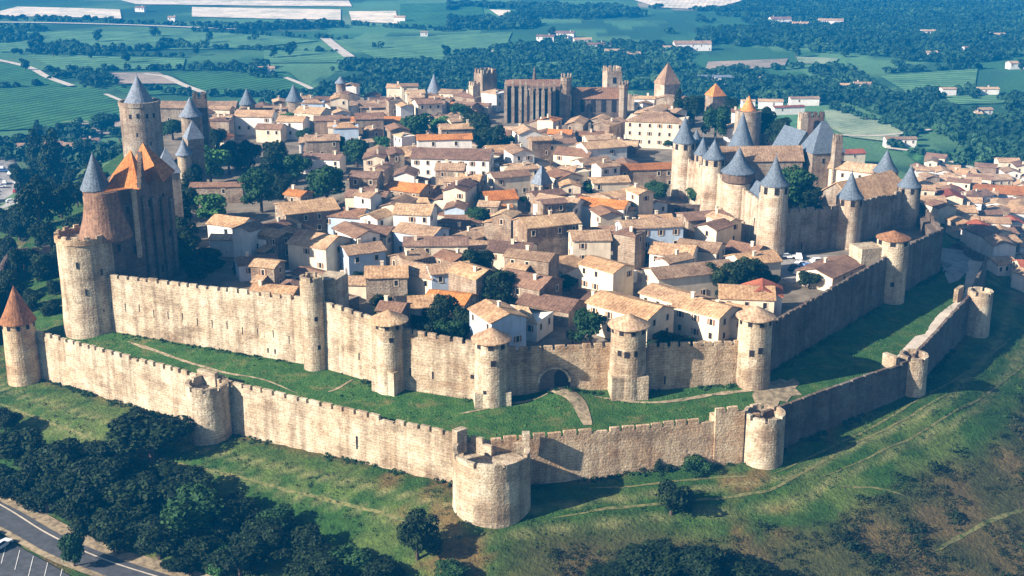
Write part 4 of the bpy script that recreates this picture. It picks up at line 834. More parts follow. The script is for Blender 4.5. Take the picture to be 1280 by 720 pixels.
for a in [(622, 385, 9.5, 7.5, 7.5, 118, pb_, tn, 0), (788, 376, 15, 9, 6.5, -42, pc, tn, 0), (846, 364, 13, 8, 5.8, -46, pc, tn, 0), (884, 378, 11, 8, 5.6, -42, pc, tn, 0), (862, 332, 19, 8, 6.0, 20, pc, tn, 0),
          (812, 275, 15, 7.5, 8.0, 10, pb_, tn, 0), (737, 290, 9, 8, 7.5, 5, pc, tn, 0), (683, 272, 14, 9, 8.5, 22, hs, tn, 0), (519, 258, 9.5, 9, 8.0, -8, pw, tn, 0), (383, 254, 14, 12, 7.5, 24, hs, tn, 0),
          (566, 190, 24, 12, 8.5, -6, pw, br, 0), (555, 168, 17, 7, 12.5, 6, pw, og, 0), (272, 227, 15, 5, 5, 3, hs, br, 0), (470, 147, 18, 7, 5, 4, pb_, og, 0), (320, 140, 14, 9, 7, -5, pw, tn, 0), (391, 136, 11, 9, 7, -20, pc, tn, 0),
          (822, 145, 21, 14, 9.5, -14, pc, tn, 1), (752, 178, 14, 9, 8, 20, pw, tn, 0), (720, 187, 12, 9, 6, -25, pc, br, 0), (290, 292, 10, 5, 4.5, -4, pw, pw and tn, 0), (399, 296, 11, 10, 7, -28, pc, tn, 0), (452, 306, 9, 8, 6, 25, pb_, tn, 0),
          (432, 262, 11, 8, 6, -12, pb_, br, 0), (545, 297, 15, 7, 6, 2, pc, br, 0), (483, 335, 9, 8, 5.5, 5, hs, tn, 0), (530, 333, 11, 8, 4.8, -35, pc, tn, 0), (560, 330, 9, 7, 6, 15, pb_, tn, 0), (563, 366, 9, 7, 4.5, -20, hs, og, 0),
          (964, 374, 11, 9, 6, -8, pc, tn, 0), (986, 372, 7, 8, 6, 80, pw, rd, 0), (1050, 332, 14, 9, 3.5, 47, pc, br, 0), (806, 205, 17, 7, 6, 8, hs, og, 0), (942, 318, 10, 8, 4.5, 20, pc, tn, 0), (876, 303, 10, 8, 4.5, -25, pc, tn, 0), (843, 308, 10, 8, 5, -20, pw, tn, 0),
          (925, 388, 10, 8, 4.5, -30, pc, tn, 0), (700, 248, 12, 8, 6.5, -30, pw, tn, 0), (755, 250, 13, 8, 6, -20, pw, og, 0), (662, 345, 11, 9, 6, -35, hs, br, 0), (690, 372, 12, 8, 3.5, -30, hs, br, 0), (640, 305, 10, 8, 6, -15, pc, br, 0), (758, 326, 10, 7, 7, -45, pc, tn, 0),
          (320, 320, 9, 7, 4, 20, pb_, br, 0), (345, 357, 10, 6, 3.8, -15, hs, tn, 0), (520, 372, 8, 7, 4, 10, pc, tn, 0), (880, 265, 12, 8, 5, 15, hs, br, 0), (440, 345, 9, 6, 3.6, -5, pc, tn, 0)]:
    wn = 2 if (a[1] > 350 and a[2] >= 9 and a[0] > 730) else (3 if a[0] in (565, 566, 822, 812) else None)
    mh(*a[:9], wins=wn)
CASTLE = [(38, 352), (46, 322), (62, 272), (88, 286), (112, 306), (128, 350), (120, 420), (60, 430), (40, 400)]
EXC = [(600, 332, 22), (625, 360, 24), (565, 400, 30), (598, 405, 16), (738, 412, 26), (700, 416, 34), (660, 425, 26), (770, 425, 20), (225, 255, 36), (925, 348, 48), (1005, 338, 48), (325, 240, 44), (410, 235, 40), (265, 205, 44), (345, 200, 40), (268, 262, 34), (300, 175, 24), (385, 160, 12), (450, 200, 14), (600, 165, 26), (612, 150, 20), (525, 158, 24), (435, 195, 24), (600, 272, 18),
       (850, 250, 28), (865, 290, 20), (355, 160, 0), (225, 290, 60), (250, 330, 60), (470, 380, 26), (425, 330, 12), (540, 265, 16), (825, 235, 18), (650, 250, 12), (880, 150, 30), (560, 250, 10), (1015, 352, 36), (480, 180, 18), (215, 240, 40), (180, 180, 60), (700, 345, 12), (745, 300, 10), (1060, 322, 30), (1040, 296, 26), (1085, 300, 22)]
INs = inset(INN, 6.5); INb = inset(INN, 9)
TAKEN += [rect(xat(705, 478), 478, 58, 26, 0), rect(xat(765, 490), 490, 14, 12, 0), rect(8.7, 338, 6, 6, 0.7), rect(xat(178, 367), 367, 15, 15, 0)]
tries = 0; made = 0
walls_ = [pc] * 6 + [pw] * 5 + [hs] * 6 + [pb_] * 1; roofs_ = [tn] * 12 + [br] * 6 + [og] * 1 + ['slate_grey'] * 0
while tries < 22000 and made < 222:
    tries += 1; cx = RH.uniform(-125, 112); cy = RH.uniform(222, 520)
    if not inside(INs, np.array([cx]), np.array([cy]))[0] or inside(CASTLE, np.array([cx]), np.array([cy]))[0]: continue
    px, py = proj(cx, cy, 3)
    if any(math.hypot(px - a, (py - b - 9) * 1.25) < r + 5 for a, b, r in EXC): continue
    big = tries < 2500; L = RH.uniform(8, 12.5) if big else RH.uniform(5, 8.5); W_ = RH.uniform(6, 8.5) if big else RH.uniform(4.5, 6.8)
    base = -0.75 if (px > 740 and py > 300) else (-0.15 + 0.5 * math.sin(cx * 0.03 + cy * 0.021)); rot = base + RH.choice((0, 0, math.pi / 2, -math.pi / 2, math.pi)) + RH.uniform(-.3, .3)
    if 622 < px < 800 and cy > 446: continue
    q = rect(cx, cy, L - 0.2, W_ - 0.2, rot)
    if any(abs(q[0][0] - k[0][0]) < 45 and abs(q[0][1] - k[0][1]) < 45 and overlap(q, k) for k in TAKEN): continue
    if not all(inside(INs, np.array([a]), np.array([b]))[0] for a, b in q): continue
    h = RH.choice((2.8, 3.6, 4.5, 5.2, 6.0, 6.8, 7.6, 8.8)) * (0.8 if py > 370 else 1.0)
    house(cx, cy, L, W_, 1.0, h, rot, RH.choice(walls_), RH.choice(roofs_), detail=cy < 400, hip=1.0 if RH.random() < 0.12 else 0); made += 1
print('city houses', made)
# lower town beyond the right end of the walls
LT = [(1128, 232), (1150, 205), (1182, 198), (1215, 214), (1262, 205), (1300, 210), (1330, 350), (1270, 352), (1235, 325), (1196, 308), (1172, 282), (1146, 262)]
low = [(1200, 226, 16, 10, 5, -20, pw, tn), (1218, 243, 12, 9, 5, 30, pw, br), (1255, 238, 24, 12, 5, -12, pw, og), (1240, 222, 14, 9, 5, 10, pc, tn), (1196, 262, 11, 8, 5, 0, pc, tn), (1268, 262, 16, 9, 5, -5, pw, tn), (1060, 190, 14, 7, 5, 10, pc, rd), (1300, 250, 20, 9, 5, 5, pw, tn)]
for px, py, L, W_, h, r, wm, rm in low:
    x, y = ground_at(px, py, h); house(x, y, L, W_, hz(x, y), h, math.radians(r), wm, rm, group='houses of the lower town', detail=False)
MANY = MB(); tries = made = 0
while tries < 16000 and made < 165:
    tries += 1; px = RH.uniform(1120, 1330); py = RH.uniform(195, 350)
    if not inside(LT, np.array([px]), np.array([py]))[0]: continue
    x, y = ground_at(px, py, 4); L = RH.uniform(6, 10); W_ = RH.uniform(5, 7.5); rot = 0.4 * math.sin(x * .02) + RH.choice((0, math.pi / 2)) + RH.uniform(-.3, .3); q = rect(x, y, L + .1, W_ + .1, rot)
    if dist_poly(OUT, np.array([x]), np.array([y]))[0][0] < 14: continue
    if any(abs(q[0][0] - k[0][0]) < 45 and abs(q[0][1] - k[0][1]) < 45 and overlap(q, k) for k in TAKEN): continue
    h = RH.choice((3.5, 4.5, 5.5, 6.5)); made += 1; wi = RH.choice((0, 0, 1, 1, 2)); ri = RH.choice((3, 3, 3, 3, 4, 4, 3, 5))
    if made <= 24: house(x, y, L, W_, hz(x, y), h, rot, [pc, pw, hs][wi], [tn, br, rd][ri - 3], group='houses of the lower town', detail=False); continue
    TAKEN.append(q); zg = hz(x, y); rh = W_ / 2 * .32; hb = MB(); a_, b_ = L / 2, W_ / 2
    hb.add([(-a_, -b_, -2), (a_, -b_, -2), (a_, b_, -2), (-a_, b_, -2), (-a_, -b_, h), (a_, -b_, h), (a_, b_, h), (-a_, b_, h), (-a_, 0, h + rh - 0.08), (a_, 0, h + rh - 0.08)], [(3, 2, 1, 0), (0, 1, 5, 4), (2, 3, 7, 6), (1, 2, 6, 9, 5), (3, 0, 4, 8, 7)], wi)
    rm_ = roof_mesh(L, W_, h, rh, 0, 0.35, R=RH); hb.add(rm_.v, rm_.f, ri)
    for i in range(3):
        if RH.random() < .6: hb.box(-a_ + L * (i + .5) / 3, -b_ + .1, h - 2.2, h - 1.0, .8, .3, 0, 6); hb.box(a_ - .1, -b_ + W_ * (i + .5) / 3, h - 2.2, h - 1.0, .3, .8, 0, 6)
    c_, s_ = math.cos(rot), math.sin(rot); o0 = len(MANY.v); MANY.v += [(x + u * c_ - v * s_, y + u * s_ + v * c_, zg + w_) for u, v, w_ in hb.v]; MANY.f += [tuple(i + o0 for i in f) for f in hb.f]; MANY.m += hb.m
o = MANY.build('houses', [pc, pw, hs, tn, br, rd, 'opening']); tag(o, 'crowded small white walled houses of the lower town beyond the right end of the walls', kind='stuff')
print('lower town', made)
# villas, farms and sheds out in the country
for px, py, wpx, rm, asp in [(20, 182, 24, br, .5), (62, 180, 34, br, .4), (96, 182, 30, tn, .5), (112, 176, 24, br, .6), (333, 86, 20, tn, .6), (682, 46, 22, br, .5), (705, 42, 26, br, .5), (728, 50, 22, tn, .5), (748, 56, 30, br, .4), (768, 64, 24, tn, .5), (790, 68, 20, tn, .5),
      (865, 57, 46, tn, .35), (838, 60, 18, tn, .6), (975, 26, 26, br, .5), (1000, 30, 20, tn, .5), (1038, 28, 30, tn, .4), (1160, 39, 18, tn, .5), (1243, 44, 24, tn, .4), (1275, 50, 14, br, .6), (1270, 80, 22, tn, .5), (1080, 106, 26, tn, .5), (1056, 107, 12, tn, .6),
      (1234, 112, 26, tn, .4), (1230, 137, 18, tn, .6), (1222, 142, 8, tn, .7), (963, 128, 30, tn, .5), (1005, 124, 36, tn, .3), (985, 134, 40, rd, .25), (905, 97, 24, 'slate_grey', .5), (884, 96, 30, 'slate_grey', .3), (955, 98, 10, tn, .7), (1125, 174, 38, tn, .2), (530, 41, 9, tn, .7),
      (215, 22, 9, tn, .8), (176, 10, 12, br, .7), (500, 22, 14, tn, .6), (1164, 66, 14, tn, .5), (935, 128, 16, tn, .6), (550, 103, 12, tn, .6), (1185, 112, 18, tn, .5), (1210, 60, 12, br, .6)]:
    x, y = ground_at(px, py, 4); m_ = 1 / pxm(y, -30); L = wpx * m_; W_ = max(5, L * asp); W_ = min(W_, 18); h = 4.5 if L < 20 else 6
    house(x, y, L, W_, hz(x, y), h, RH.uniform(-.2, .2), pw, rm, hip=0, group='villas and farms in the country', noun='villa', name='villa', detail=False)

# ------------------------------------------------------------------ fields, tracks and woods of the plain
def gpoly(pts, dens=3):
    out = []
    for i in range(len(pts)):
        a = ground_at(*pts[i]); b = ground_at(*pts[(i + 1) % len(pts)])
        for k in range(dens): out.append((a[0] + (b[0] - a[0]) * k / dens, a[1] + (b[1] - a[1]) * k / dens))
    return out
FIELDS = [('vine', [(-60, 116), (60, 109), (120, 113), (155, 130), (150, 150), (90, 160), (-60, 168)], 'big green vineyard filling the left edge beyond the walls'),
  ('vine', [(-60, 72), (30, 84), (84, 109), (-60, 111)], 'green vineyard wedge above the big one at the left edge'), ('vine_b', [(32, 70), (232, 74), (228, 88), (76, 90)], 'light green field band above the keep tower'),
  ('fallow', [(106, 93), (198, 92), (226, 107), (132, 106)], 'grey brown ploughed field behind the keep tower'), ('vine', [(212, 93), (360, 91), (392, 121), (262, 120)], 'dark green vineyard right of the keep tower'),
  ('vine', [(140, 109), (228, 109), (245, 119), (160, 121)], 'narrow green vineyard behind the blue grey cone'),
  ('stubble', [(0, 15), (22, 9), (150, 13), (152, 24), (0, 21)], 'pale stubble field at the top left'), ('stubble', [(240, 10), (426, 13), (426, 26), (240, 22)], 'long pale stubble field at the top'),
  ('stubble', [(436, 15), (495, 15), (497, 31), (440, 28)], 'bright rectangular stubble field at the top'), ('stubble', [(150, 1), (436, 2), (440, 9), (170, 6)], 'farthest pale strip field at the top'), ('stubble', [(612, 13), (637, 14), (662, 33), (642, 34)], 'bright leaning strip field at the top middle'),
  ('stubble', [(770, -6), (950, -6), (905, 8), (862, 12), (822, 10)], 'very bright pale hillside field at the top right'), ('stubble', [(1122, 6), (1160, -2), (1250, -2), (1205, 8)], 'pale hilltop field at the far top right'),
  ('vine_b', [(415, 50), (640, 41), (622, 80), (600, 86), (470, 74)], 'broad pale green field behind the square tower'), ('vine_b', [(0, 40), (300, 42), (400, 52), (300, 62), (0, 66)], 'broad green field below the cream road'), ('vine_b', [(330, 64), (420, 60), (440, 80), (330, 80)], 'green field left of the short pale lane'),
  ('fallow', [(885, 79), (985, 75), (980, 85), (880, 92)], 'brownish field right of the orange roofed tower'), ('meadow', [(995, 73), (1048, 75), (1043, 82), (998, 81)], 'small pale meadow above the white sheds'), ('vine_b', [(1100, 97), (1222, 88), (1218, 112), (1136, 119)], 'green field at the right among woods'),
  ('meadow', [(1030, 139), (1075, 142), (1132, 166), (1112, 179), (1062, 173), (1034, 160)], 'pale sloping meadow right of the blue roofed keep'), ('vine', [(1112, 184), (1180, 190), (1245, 206), (1232, 216), (1150, 206)], 'dark green field below the road at the right'), ('vine_b', [(1180, 122), (1280, 118), (1280, 130), (1190, 133)], 'green strip field at the right edge'),
  ('vine', [(500, 6), (600, 4), (610, 34), (500, 36)], 'far green field between two bright strips'), ('fallow', [(78, 154), (150, 151), (156, 171), (108, 168)], 'tan yard beside the low farm sheds'), ('vine_b', [(490, 88), (545, 88), (540, 100), (492, 102)], 'small light green field left of the cone turret')]
for m_, pts, lb in FIELDS:
    gp = gpoly(pts); st = max(8.0, (max(p[0] for p in gp) - min(p[0] for p in gp)) / 40); sheet('field', gp, hterr, m_, st, lb, lift=0.8)
for pts, wd, lb in [([(-40, 70), (30, 84), (60, 98), (90, 110)], 5, 'pale farm track between the two left vineyards'), ([(0, 29), (100, 31), (200, 34), (300, 38)], 7, 'long cream road at the top left'), ([(180, 94), (205, 97), (228, 108), (256, 119)], 5, 'pale lane behind the keep tower'),
      ([(404, 47), (420, 60), (437, 73)], 9, 'short pale lane at the top middle'), ([(598, 82), (612, 70), (640, 58)], 9, 'curving pale road above the square tower'), ([(1108, 187), (1150, 192), (1195, 206), (1290, 236)], 4, 'pale road running to the right edge'), ([(356, 99), (380, 108), (400, 120)], 4, 'pale track behind the far rampart'),
      ([(132, 120), (156, 130)], 3, 'short yellow track by the keep tower'), ([(1078, 113), (1100, 118), (1135, 131)], 5, 'track below the white villa'), ([(1040, 170), (1100, 172), (1190, 160)], 3, 'country lane behind the castle')]:
    gp = [ground_at(*p) for p in pts]; ribbon('country_road', gp, wd, hterr, 'dust', lb, lift=1.0, step=12)

NR = np.random.default_rng(4)
def leaf_quads(cent, nrm, size, rng):
    n = len(cent); a = np.cross(nrm, rng.normal(size=(n, 3))); a /= np.linalg.norm(a, axis=1)[:, None] + 1e-9; b = np.cross(nrm, a); s = size[:, None]
    v = np.stack([cent - a * s - b * s * .6, cent + a * s - b * s * .6, cent + a * s * .8 + b * s * .7, cent - a * s * .8 + b * s * .7], 1).reshape(-1, 3); return v
def crown_pts(n, blobs, rng):
    B = np.array(blobs); wgt = B[:, 3] ** 2; k = rng.choice(len(B), n, p=wgt / wgt.sum()); d = rng.normal(size=(n, 3)); d /= np.linalg.norm(d, axis=1)[:, None]
    d[:, 2] = np.where(rng.random(n) < 0.35, np.abs(d[:, 2]), d[:, 2]); r = B[k, 3] * rng.uniform(0.55, 1.08, n) ** 0.6; c = B[k, :3] + d * r[:, None] * np.array([1, 1, 0.85])
    nn = d + rng.normal(size=(n, 3)) * 0.55; nn /= np.linalg.norm(nn, axis=1)[:, None]; return c, nn
def leaf_mesh(name, n, blobs, size, rng, m):
    c, nn = crown_pts(n, blobs, rng); v = leaf_quads(c, nn, size * rng.uniform(0.6, 1.3, n), rng); me = bpy.data.meshes.new(name); mesh_np(me, v, np.arange(4 * n).reshape(-1, 4)); me.materials.append(M[m]); return me
def blobs_round(H, R_, n, rng, z0=0.35):
    l = [(0, 0, H * 0.62, R_ * 0.62)]
    for i in range(n):
        a = rng.uniform(0, 6.28); q = R_ * rng.uniform(0.3, 0.72); zz = H * rng.uniform(z0, 0.85); q *= 1 - 0.5 * max(0, zz / H - 0.6); l.append((q * math.cos(a), q * math.sin(a), zz, R_ * rng.uniform(0.26, 0.44)))
    return l
PROTO = {}
def tproto(key, H, R_, nb, n, size, m, z0=0.35, kind='round'):
    rng = np.random.default_rng(abs(hash(key)) % 1000 if False else sum(map(ord, key)))
    if kind == 'tall': bl = [((rng.uniform(-.25, .25) * R_), rng.uniform(-.25, .25) * R_, H * (0.12 + 0.8 * i / nb), R_ * (0.95 - 0.75 * (i / nb) ** 1.5)) for i in range(nb)]
    else: bl = blobs_round(H, R_, nb, rng, z0)
    mb = MB(); mb.tube((0, 0, -1.0), (0.1, 0.05, H * 0.5), R_ * 0.09, R_ * 0.05, 7)
    for x, y, zz, r in bl[1:5]: mb.tube((0.05, 0, H * 0.28), (x * .9, y * .9, zz), R_ * 0.04, R_ * 0.012, 5)
    PROTO[key] = (hold(mb, 'trunk', 'trunk'), leaf_mesh('crown', n, bl, size, rng, m), H, R_)
for i in range(3):
    tproto(f'dark{i}', 8, 4.2, 16, 5200, 0.20, 'leaf_dark', 0.15); tproto(f'mid{i}', 8, 4.0, 14, 3200, 0.24, 'leaf_mid', 0.3)
tproto('light0', 7, 3.6, 11, 2600, 0.22, 'leaf_light', 0.3); tproto('cyp0', 10, 2.0, 9, 2000, 0.20, 'leaf_dark', kind='tall'); tproto('cyp1', 12, 3.2, 10, 2600, 0.26, 'leaf_dark', kind='tall'); tproto('bush0', 3, 2.2, 10, 1500, 0.14, 'leaf_dark', 0.1); tproto('bush1', 3, 2.4, 9, 1500, 0.15, 'leaf_mid', 0.1)
tproto('far0', 8, 4.2, 9, 420, 0.55, 'leaf_far', 0.2); tproto('far1', 9, 3.4, 8, 380, 0.55, 'leaf_far', 0.2)
GTREE = {'d': 'dense dark', 'm': 'mid green', 'l': 'bright green', 'c': 'tall dark narrow', 'b': 'low dark', 'f': 'distant bluish'}
def tree(key, x, y, z0, wid, noun='tree', group='trees', hs_=1.0, desc=None):
    tr, cr, H, R_ = PROTO[key]; s = wid / (2 * R_ * 0.93); t = thing('tree' if noun == 'tree' else 'bush', None, noun, (x, y, z0), RH.uniform(0, 6.28), group, world=False); t.scale = (s, s, s * hs_)
    put(tr, 'trunk', t, (0, 0, 0)); put(cr, 'crown', t, (0, 0, 0)); pend(t, (desc or GTREE[key[0]]) + ' ' + noun if key[0] != 'c' else GTREE['c'] + ' ' + noun, noun, x, y, z0 + 3 * s); return t
# town trees: photo x, photo y of the crown centre, crown width in photo pixels
for px, py, wpx, key, h in [(262, 202, 44, 'light0', 1), (285, 193, 38, 'dark0', 1), (325, 232, 44, 'mid1', 1.1), (352, 228, 30, 'dark1', 1), (408, 225, 50, 'mid0', 1), (345, 195, 44, 'dark2', 1), (370, 205, 34, 'mid2', 1), (268, 256, 44, 'light0', .8), (445, 185, 34, 'mid2', 1), (420, 180, 30, 'mid0', .9),
      (480, 178, 24, 'light0', .8), (520, 155, 40, 'mid0', .8), (548, 156, 30, 'light0', .8), (600, 160, 40, 'dark2', 1.1), (618, 172, 40, 'dark1', 1), (588, 148, 24, 'cyp1', 1), (576, 140, 24, 'mid1', 1), (640, 178, 28, 'mid2', .8), (598, 328, 40, 'dark0', 1.1), (626, 356, 48, 'dark1', 1), (552, 388, 42, 'dark2', 1.1), (580, 398, 40, 'dark1', .9),
      (562, 412, 36, 'mid1', .8), (540, 395, 28, 'dark0', .9), (738, 405, 40, 'mid1', 1), (716, 420, 22, 'dark0', .7), (896, 346, 38, 'dark0', 1), (924, 340, 44, 'dark1', 1), (948, 338, 34, 'dark2', 1), (910, 352, 34, 'dark1', .9), (962, 350, 26, 'dark0', .8), (990, 232, 50, 'mid1', 1.0), (962, 214, 30, 'mid2', 1.0), (1018, 246, 36, 'dark2', 1.0), (985, 245, 30, 'dark0', 1),
      (895, 150, 34, 'mid1', 1.1), (868, 133, 30, 'dark0', 1.2), (848, 125, 14, 'cyp0', 1.3), (878, 120, 22, 'dark2', 1.1), (912, 130, 22, 'dark1', 1), (955, 150, 34, 'dark1', 1.1), (975, 160, 34, 'dark2', 1), (1012, 348, 30, 'dark0', .7), (1030, 352, 18, 'mid0', .6), (870, 243, 24, 'mid0', .8), (820, 238, 30, 'mid1', .8), (596, 268, 32, 'mid2', .8), (712, 352, 24, 'mid1', .7), (655, 248, 12, 'mid0', .6),
      (812, 318, 22, 'dark0', .7), (745, 232, 34, 'mid0', .6), (776, 268, 22, 'dark1', .7), (470, 360, 22, 'dark1', .8), (480, 378, 34, 'dark2', .8), (452, 345, 22, 'dark0', .7), (512, 375, 20, 'mid1', .7), (222, 268, 34, 'dark1', 1), (232, 285, 36, 'dark2', .9), (208, 300, 40, 'dark0', .8), (225, 318, 44, 'dark1', .7), (262, 318, 36, 'dark2', .6), (210, 325, 36, 'dark0', .7), (250, 335, 34, 'dark0', .6), (285, 305, 30, 'dark2', .6), (235, 250, 34, 'dark0', 1.2), (300, 332, 22, 'dark1', .6), (240, 222, 34, 'dark2', 1.1), (310, 190, 34, 'dark1', 1),  # dark trees right of the massive tower are added in place of deep shadow
      (515, 168, 22, 'mid2', .8), (470, 203, 22, 'mid1', .7), (380, 168, 22, 'mid0', .8), (355, 148, 24, 'light0', .7), (812, 165, 14, 'dark0', .8), (835, 178, 16, 'mid0', .7), (215, 158, 30, 'mid0', .8), (270, 172, 30, 'dark0', 1), (232, 205, 30, 'dark1', 1), (836, 425, 36, 'dark0', .7), (860, 428, 26, 'dark1', .6), (815, 430, 18, 'mid0', .6), (605, 385, 16, 'mid0', .6), (520, 400, 22, 'dark0', .7), (690, 300, 12, 'mid0', .7)]:
    zc0 = 5.0; wpx *= 1.18
    for _ in range(4): x, y = P(px, py, zc0); s = 0.93 / pxm(y); zc0 = 1 + 0.6 * PROTO[key][2] * h * wpx * s / (2 * PROTO[key][3] * .93)
    tree(key, x, y, 1.0 if y < 500 else -3, wpx * s, group='trees among the old houses', hs_=h)
# trees outside: photo x, photo y of the foot, crown width in photo pixels
OUTT = [(190, 572, 112, 'dark0', .75), (135, 585, 70, 'dark2', .8), (30, 585, 90, 'dark1', .9), (75, 600, 90, 'dark2', .9), (125, 628, 96, 'dark0', .9), (60, 635, 70, 'dark1', .8), (175, 640, 90, 'dark1', .8), (240, 668, 96, 'dark2', .9), (235, 630, 80, 'dark0', .8), (290, 660, 80, 'dark1', .8), (335, 700, 84, 'dark0', .9),
        (380, 695, 70, 'dark2', .9), (300, 715, 80, 'dark1', .8), (430, 722, 74, 'dark1', .7), (476, 722, 70, 'dark2', .6), (522, 702, 62, 'dark0', 1), (400, 735, 90, 'dark0', .8), (285, 712, 30, 'light0', 1.1), (270, 726, 26, 'light0', 1), (94, 712, 36, 'mid0', 1.4), (838, 645, 56, 'bush0', 1.0), (760, 722, 60, 'dark0', .7), (810, 712, 80, 'dark1', .9), (870, 715, 90, 'dark2', .9), (920, 724, 80, 'dark0', .8),
        (720, 728, 40, 'dark1', .7), (560, 730, 50, 'mid1', .5), (700, 590, 30, 'bush0', 1), (690, 578, 30, 'bush0', .9), (722, 590, 22, 'bush1', .8), (800, 590, 14, 'cyp0', .5), (822, 590, 12, 'cyp0', .6), (784, 592, 22, 'bush0', .7), (835, 590, 14, 'bush0', .9), (868, 590, 40, 'bush1', .8), (890, 578, 20, 'bush0', .7), (8, 545, 40, 'dark0', .9), (0, 610, 50, 'dark2', .9), (210, 595, 50, 'dark1', .6),
        (100, 655, 70, 'dark2', .8), (150, 672, 80, 'dark1', .8), (200, 695, 84, 'dark0', .8), (20, 622, 60, 'dark0', .8), (60, 590, 70, 'dark0', .8), (110, 600, 70, 'dark1', .8), (260, 705, 70, 'dark2', .8), (180, 610, 60, 'dark0', .7), (350, 670, 60, 'dark2', .8), (225, 712, 50, 'dark1', .6),
        (50, 230, 30, 'cyp1', 1.3), (35, 250, 34, 'dark0', 1.3), (68, 235, 34, 'cyp1', 1.2), (50, 285, 50, 'dark1', 1.3), (25, 300, 40, 'dark2', 1.2), (78, 275, 40, 'dark0', 1.2), (15, 372, 36, 'dark2', 1), (98, 305, 34, 'dark0', 1), (112, 292, 26, 'dark1', .9), (78, 335, 36, 'dark2', .9), (32, 348, 40, 'dark0', 1), (58, 352, 38, 'dark1', 1), (14, 335, 34, 'dark2', 1.1), (98, 262, 30, 'dark0', 1.1), (110, 245, 26, 'dark2', 1.1), (42, 388, 34, 'dark1', .8), (74, 372, 30, 'dark0', .8), (88, 352, 26, 'dark1', .8), (118, 225, 24, 'dark1', 1), (130, 240, 26, 'dark0', 1), (60, 262, 36, 'dark0', 1.1), (4, 400, 34, 'dark0', 1), (66, 398, 26, 'dark1', .9), (20, 225, 20, 'dark2', 1), (90, 230, 24, 'dark1', .9), (60, 315, 40, 'dark2', 1.0), (5, 330, 30, 'dark0', 1.2), (8, 290, 26, 'dark1', 1.2), (22, 192, 22, 'mid0', 1), (50, 182, 14, 'cyp0', 1), (80, 170, 22, 'dark0', .8), (128, 172, 40, 'mid1', .7), (150, 178, 30, 'mid0', .7), (105, 195, 26, 'dark1', .8), (70, 200, 22, 'dark0', 1)]  # dark trees round the barbican are added to fill a black shadow area
for px, py, wpx, key, h in OUTT:
    if py > 560 and key[0] == 'd' and px < 500: h *= .8; wpx *= .93; key = 'mid1' if int(px * 7 + py) % 4 == 0 else key; py += 6
    if py > 700 and px > 700: h *= .6; py += 12
    x, y = ground_at(px, py); zg_ = hz(x, y) - 0.1; x2, y2_ = P(px, py, -6.6)
    if inside(inset(OUT, 1.0), np.array([x2]), np.array([y2_]))[0]: x, y, zg_ = x2, y2_, -6.6
    s = 1 / pxm(y, -18); tree(key, x, y, zg_, wpx * s, noun='bush' if key[:4] == 'bush' else 'tree', group='bushes at the foot of the rampart' if key[:4] == 'bush' else 'trees outside the walls', hs_=h)
rg = random.Random(77)
for i in range(70):                                          # single trees dotted over the plain
    px, py = rg.uniform(0, 1280), rg.choice((rg.uniform(45, 95), rg.uniform(60, 190)))
    if 150 < px < 1100 and py > 85: continue
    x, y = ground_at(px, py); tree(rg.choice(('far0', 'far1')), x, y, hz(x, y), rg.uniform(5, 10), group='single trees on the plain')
def scatter(name, label, pts, nq, size, m, R_=2.8, H=3.4, smin=.6, smax=1.4, flat=0.8):
    rng = np.random.default_rng(len(pts)); N = len(pts); P3 = np.array(pts); d = rng.normal(size=(N, nq, 3)); d /= np.linalg.norm(d, axis=2)[..., None]; d[..., 2] = np.where(rng.random((N, nq)) < .6, np.abs(d[..., 2]), d[..., 2])
    s = rng.uniform(smin, smax, (N, 1, 1)); c = d * rng.uniform(.55, 1.05, (N, nq, 1)) * R_ * s; c[..., 2] = c[..., 2] * flat + H * s[..., 0]
    nn = d + rng.normal(size=d.shape) * .5; nn /= np.linalg.norm(nn, axis=2)[..., None]; c += P3[:, None, :]
    v = leaf_quads(c.reshape(-1, 3), nn.reshape(-1, 3), (size * rng.uniform(.6, 1.3, (N, nq)) * s[..., 0] ** .5).ravel(), rng); me = bpy.data.meshes.new(name); mesh_np(me, v, np.arange(len(v)).reshape(-1, 4)); me.materials.append(M[m])
    o = bpy.data.objects.new(name, me); COL.objects.link(o); return tag(o, label, kind='stuff')
def wood(label, pts, sp, mask=None, name='woodland', keep=0.5, **k):
    gp = np.array([ground_at(*p) for p in pts]); rng = np.random.default_rng(int(abs(gp).sum()) % 9999); a, b = gp.min(0), gp.max(0); n = int((b[0] - a[0]) * (b[1] - a[1]) / sp ** 2); n = min(n, 14000); keep *= .66
    x = rng.uniform(a[0], b[0], n); y = rng.uniform(a[1], b[1], n); ok = inside([tuple(q) for q in gp], x, y) & (vn(x, y, 110, 31) * .55 + vn(x, y, 30, 32) * .3 + vn(x, y, 12, 33) * .15 > 1 - keep - .22); x, y = x[ok], y[ok]
    if len(x): scatter(name, label, np.stack([x, y, hterr(x, y)], 1), 40, 0.95, 'leaf_far', **k)
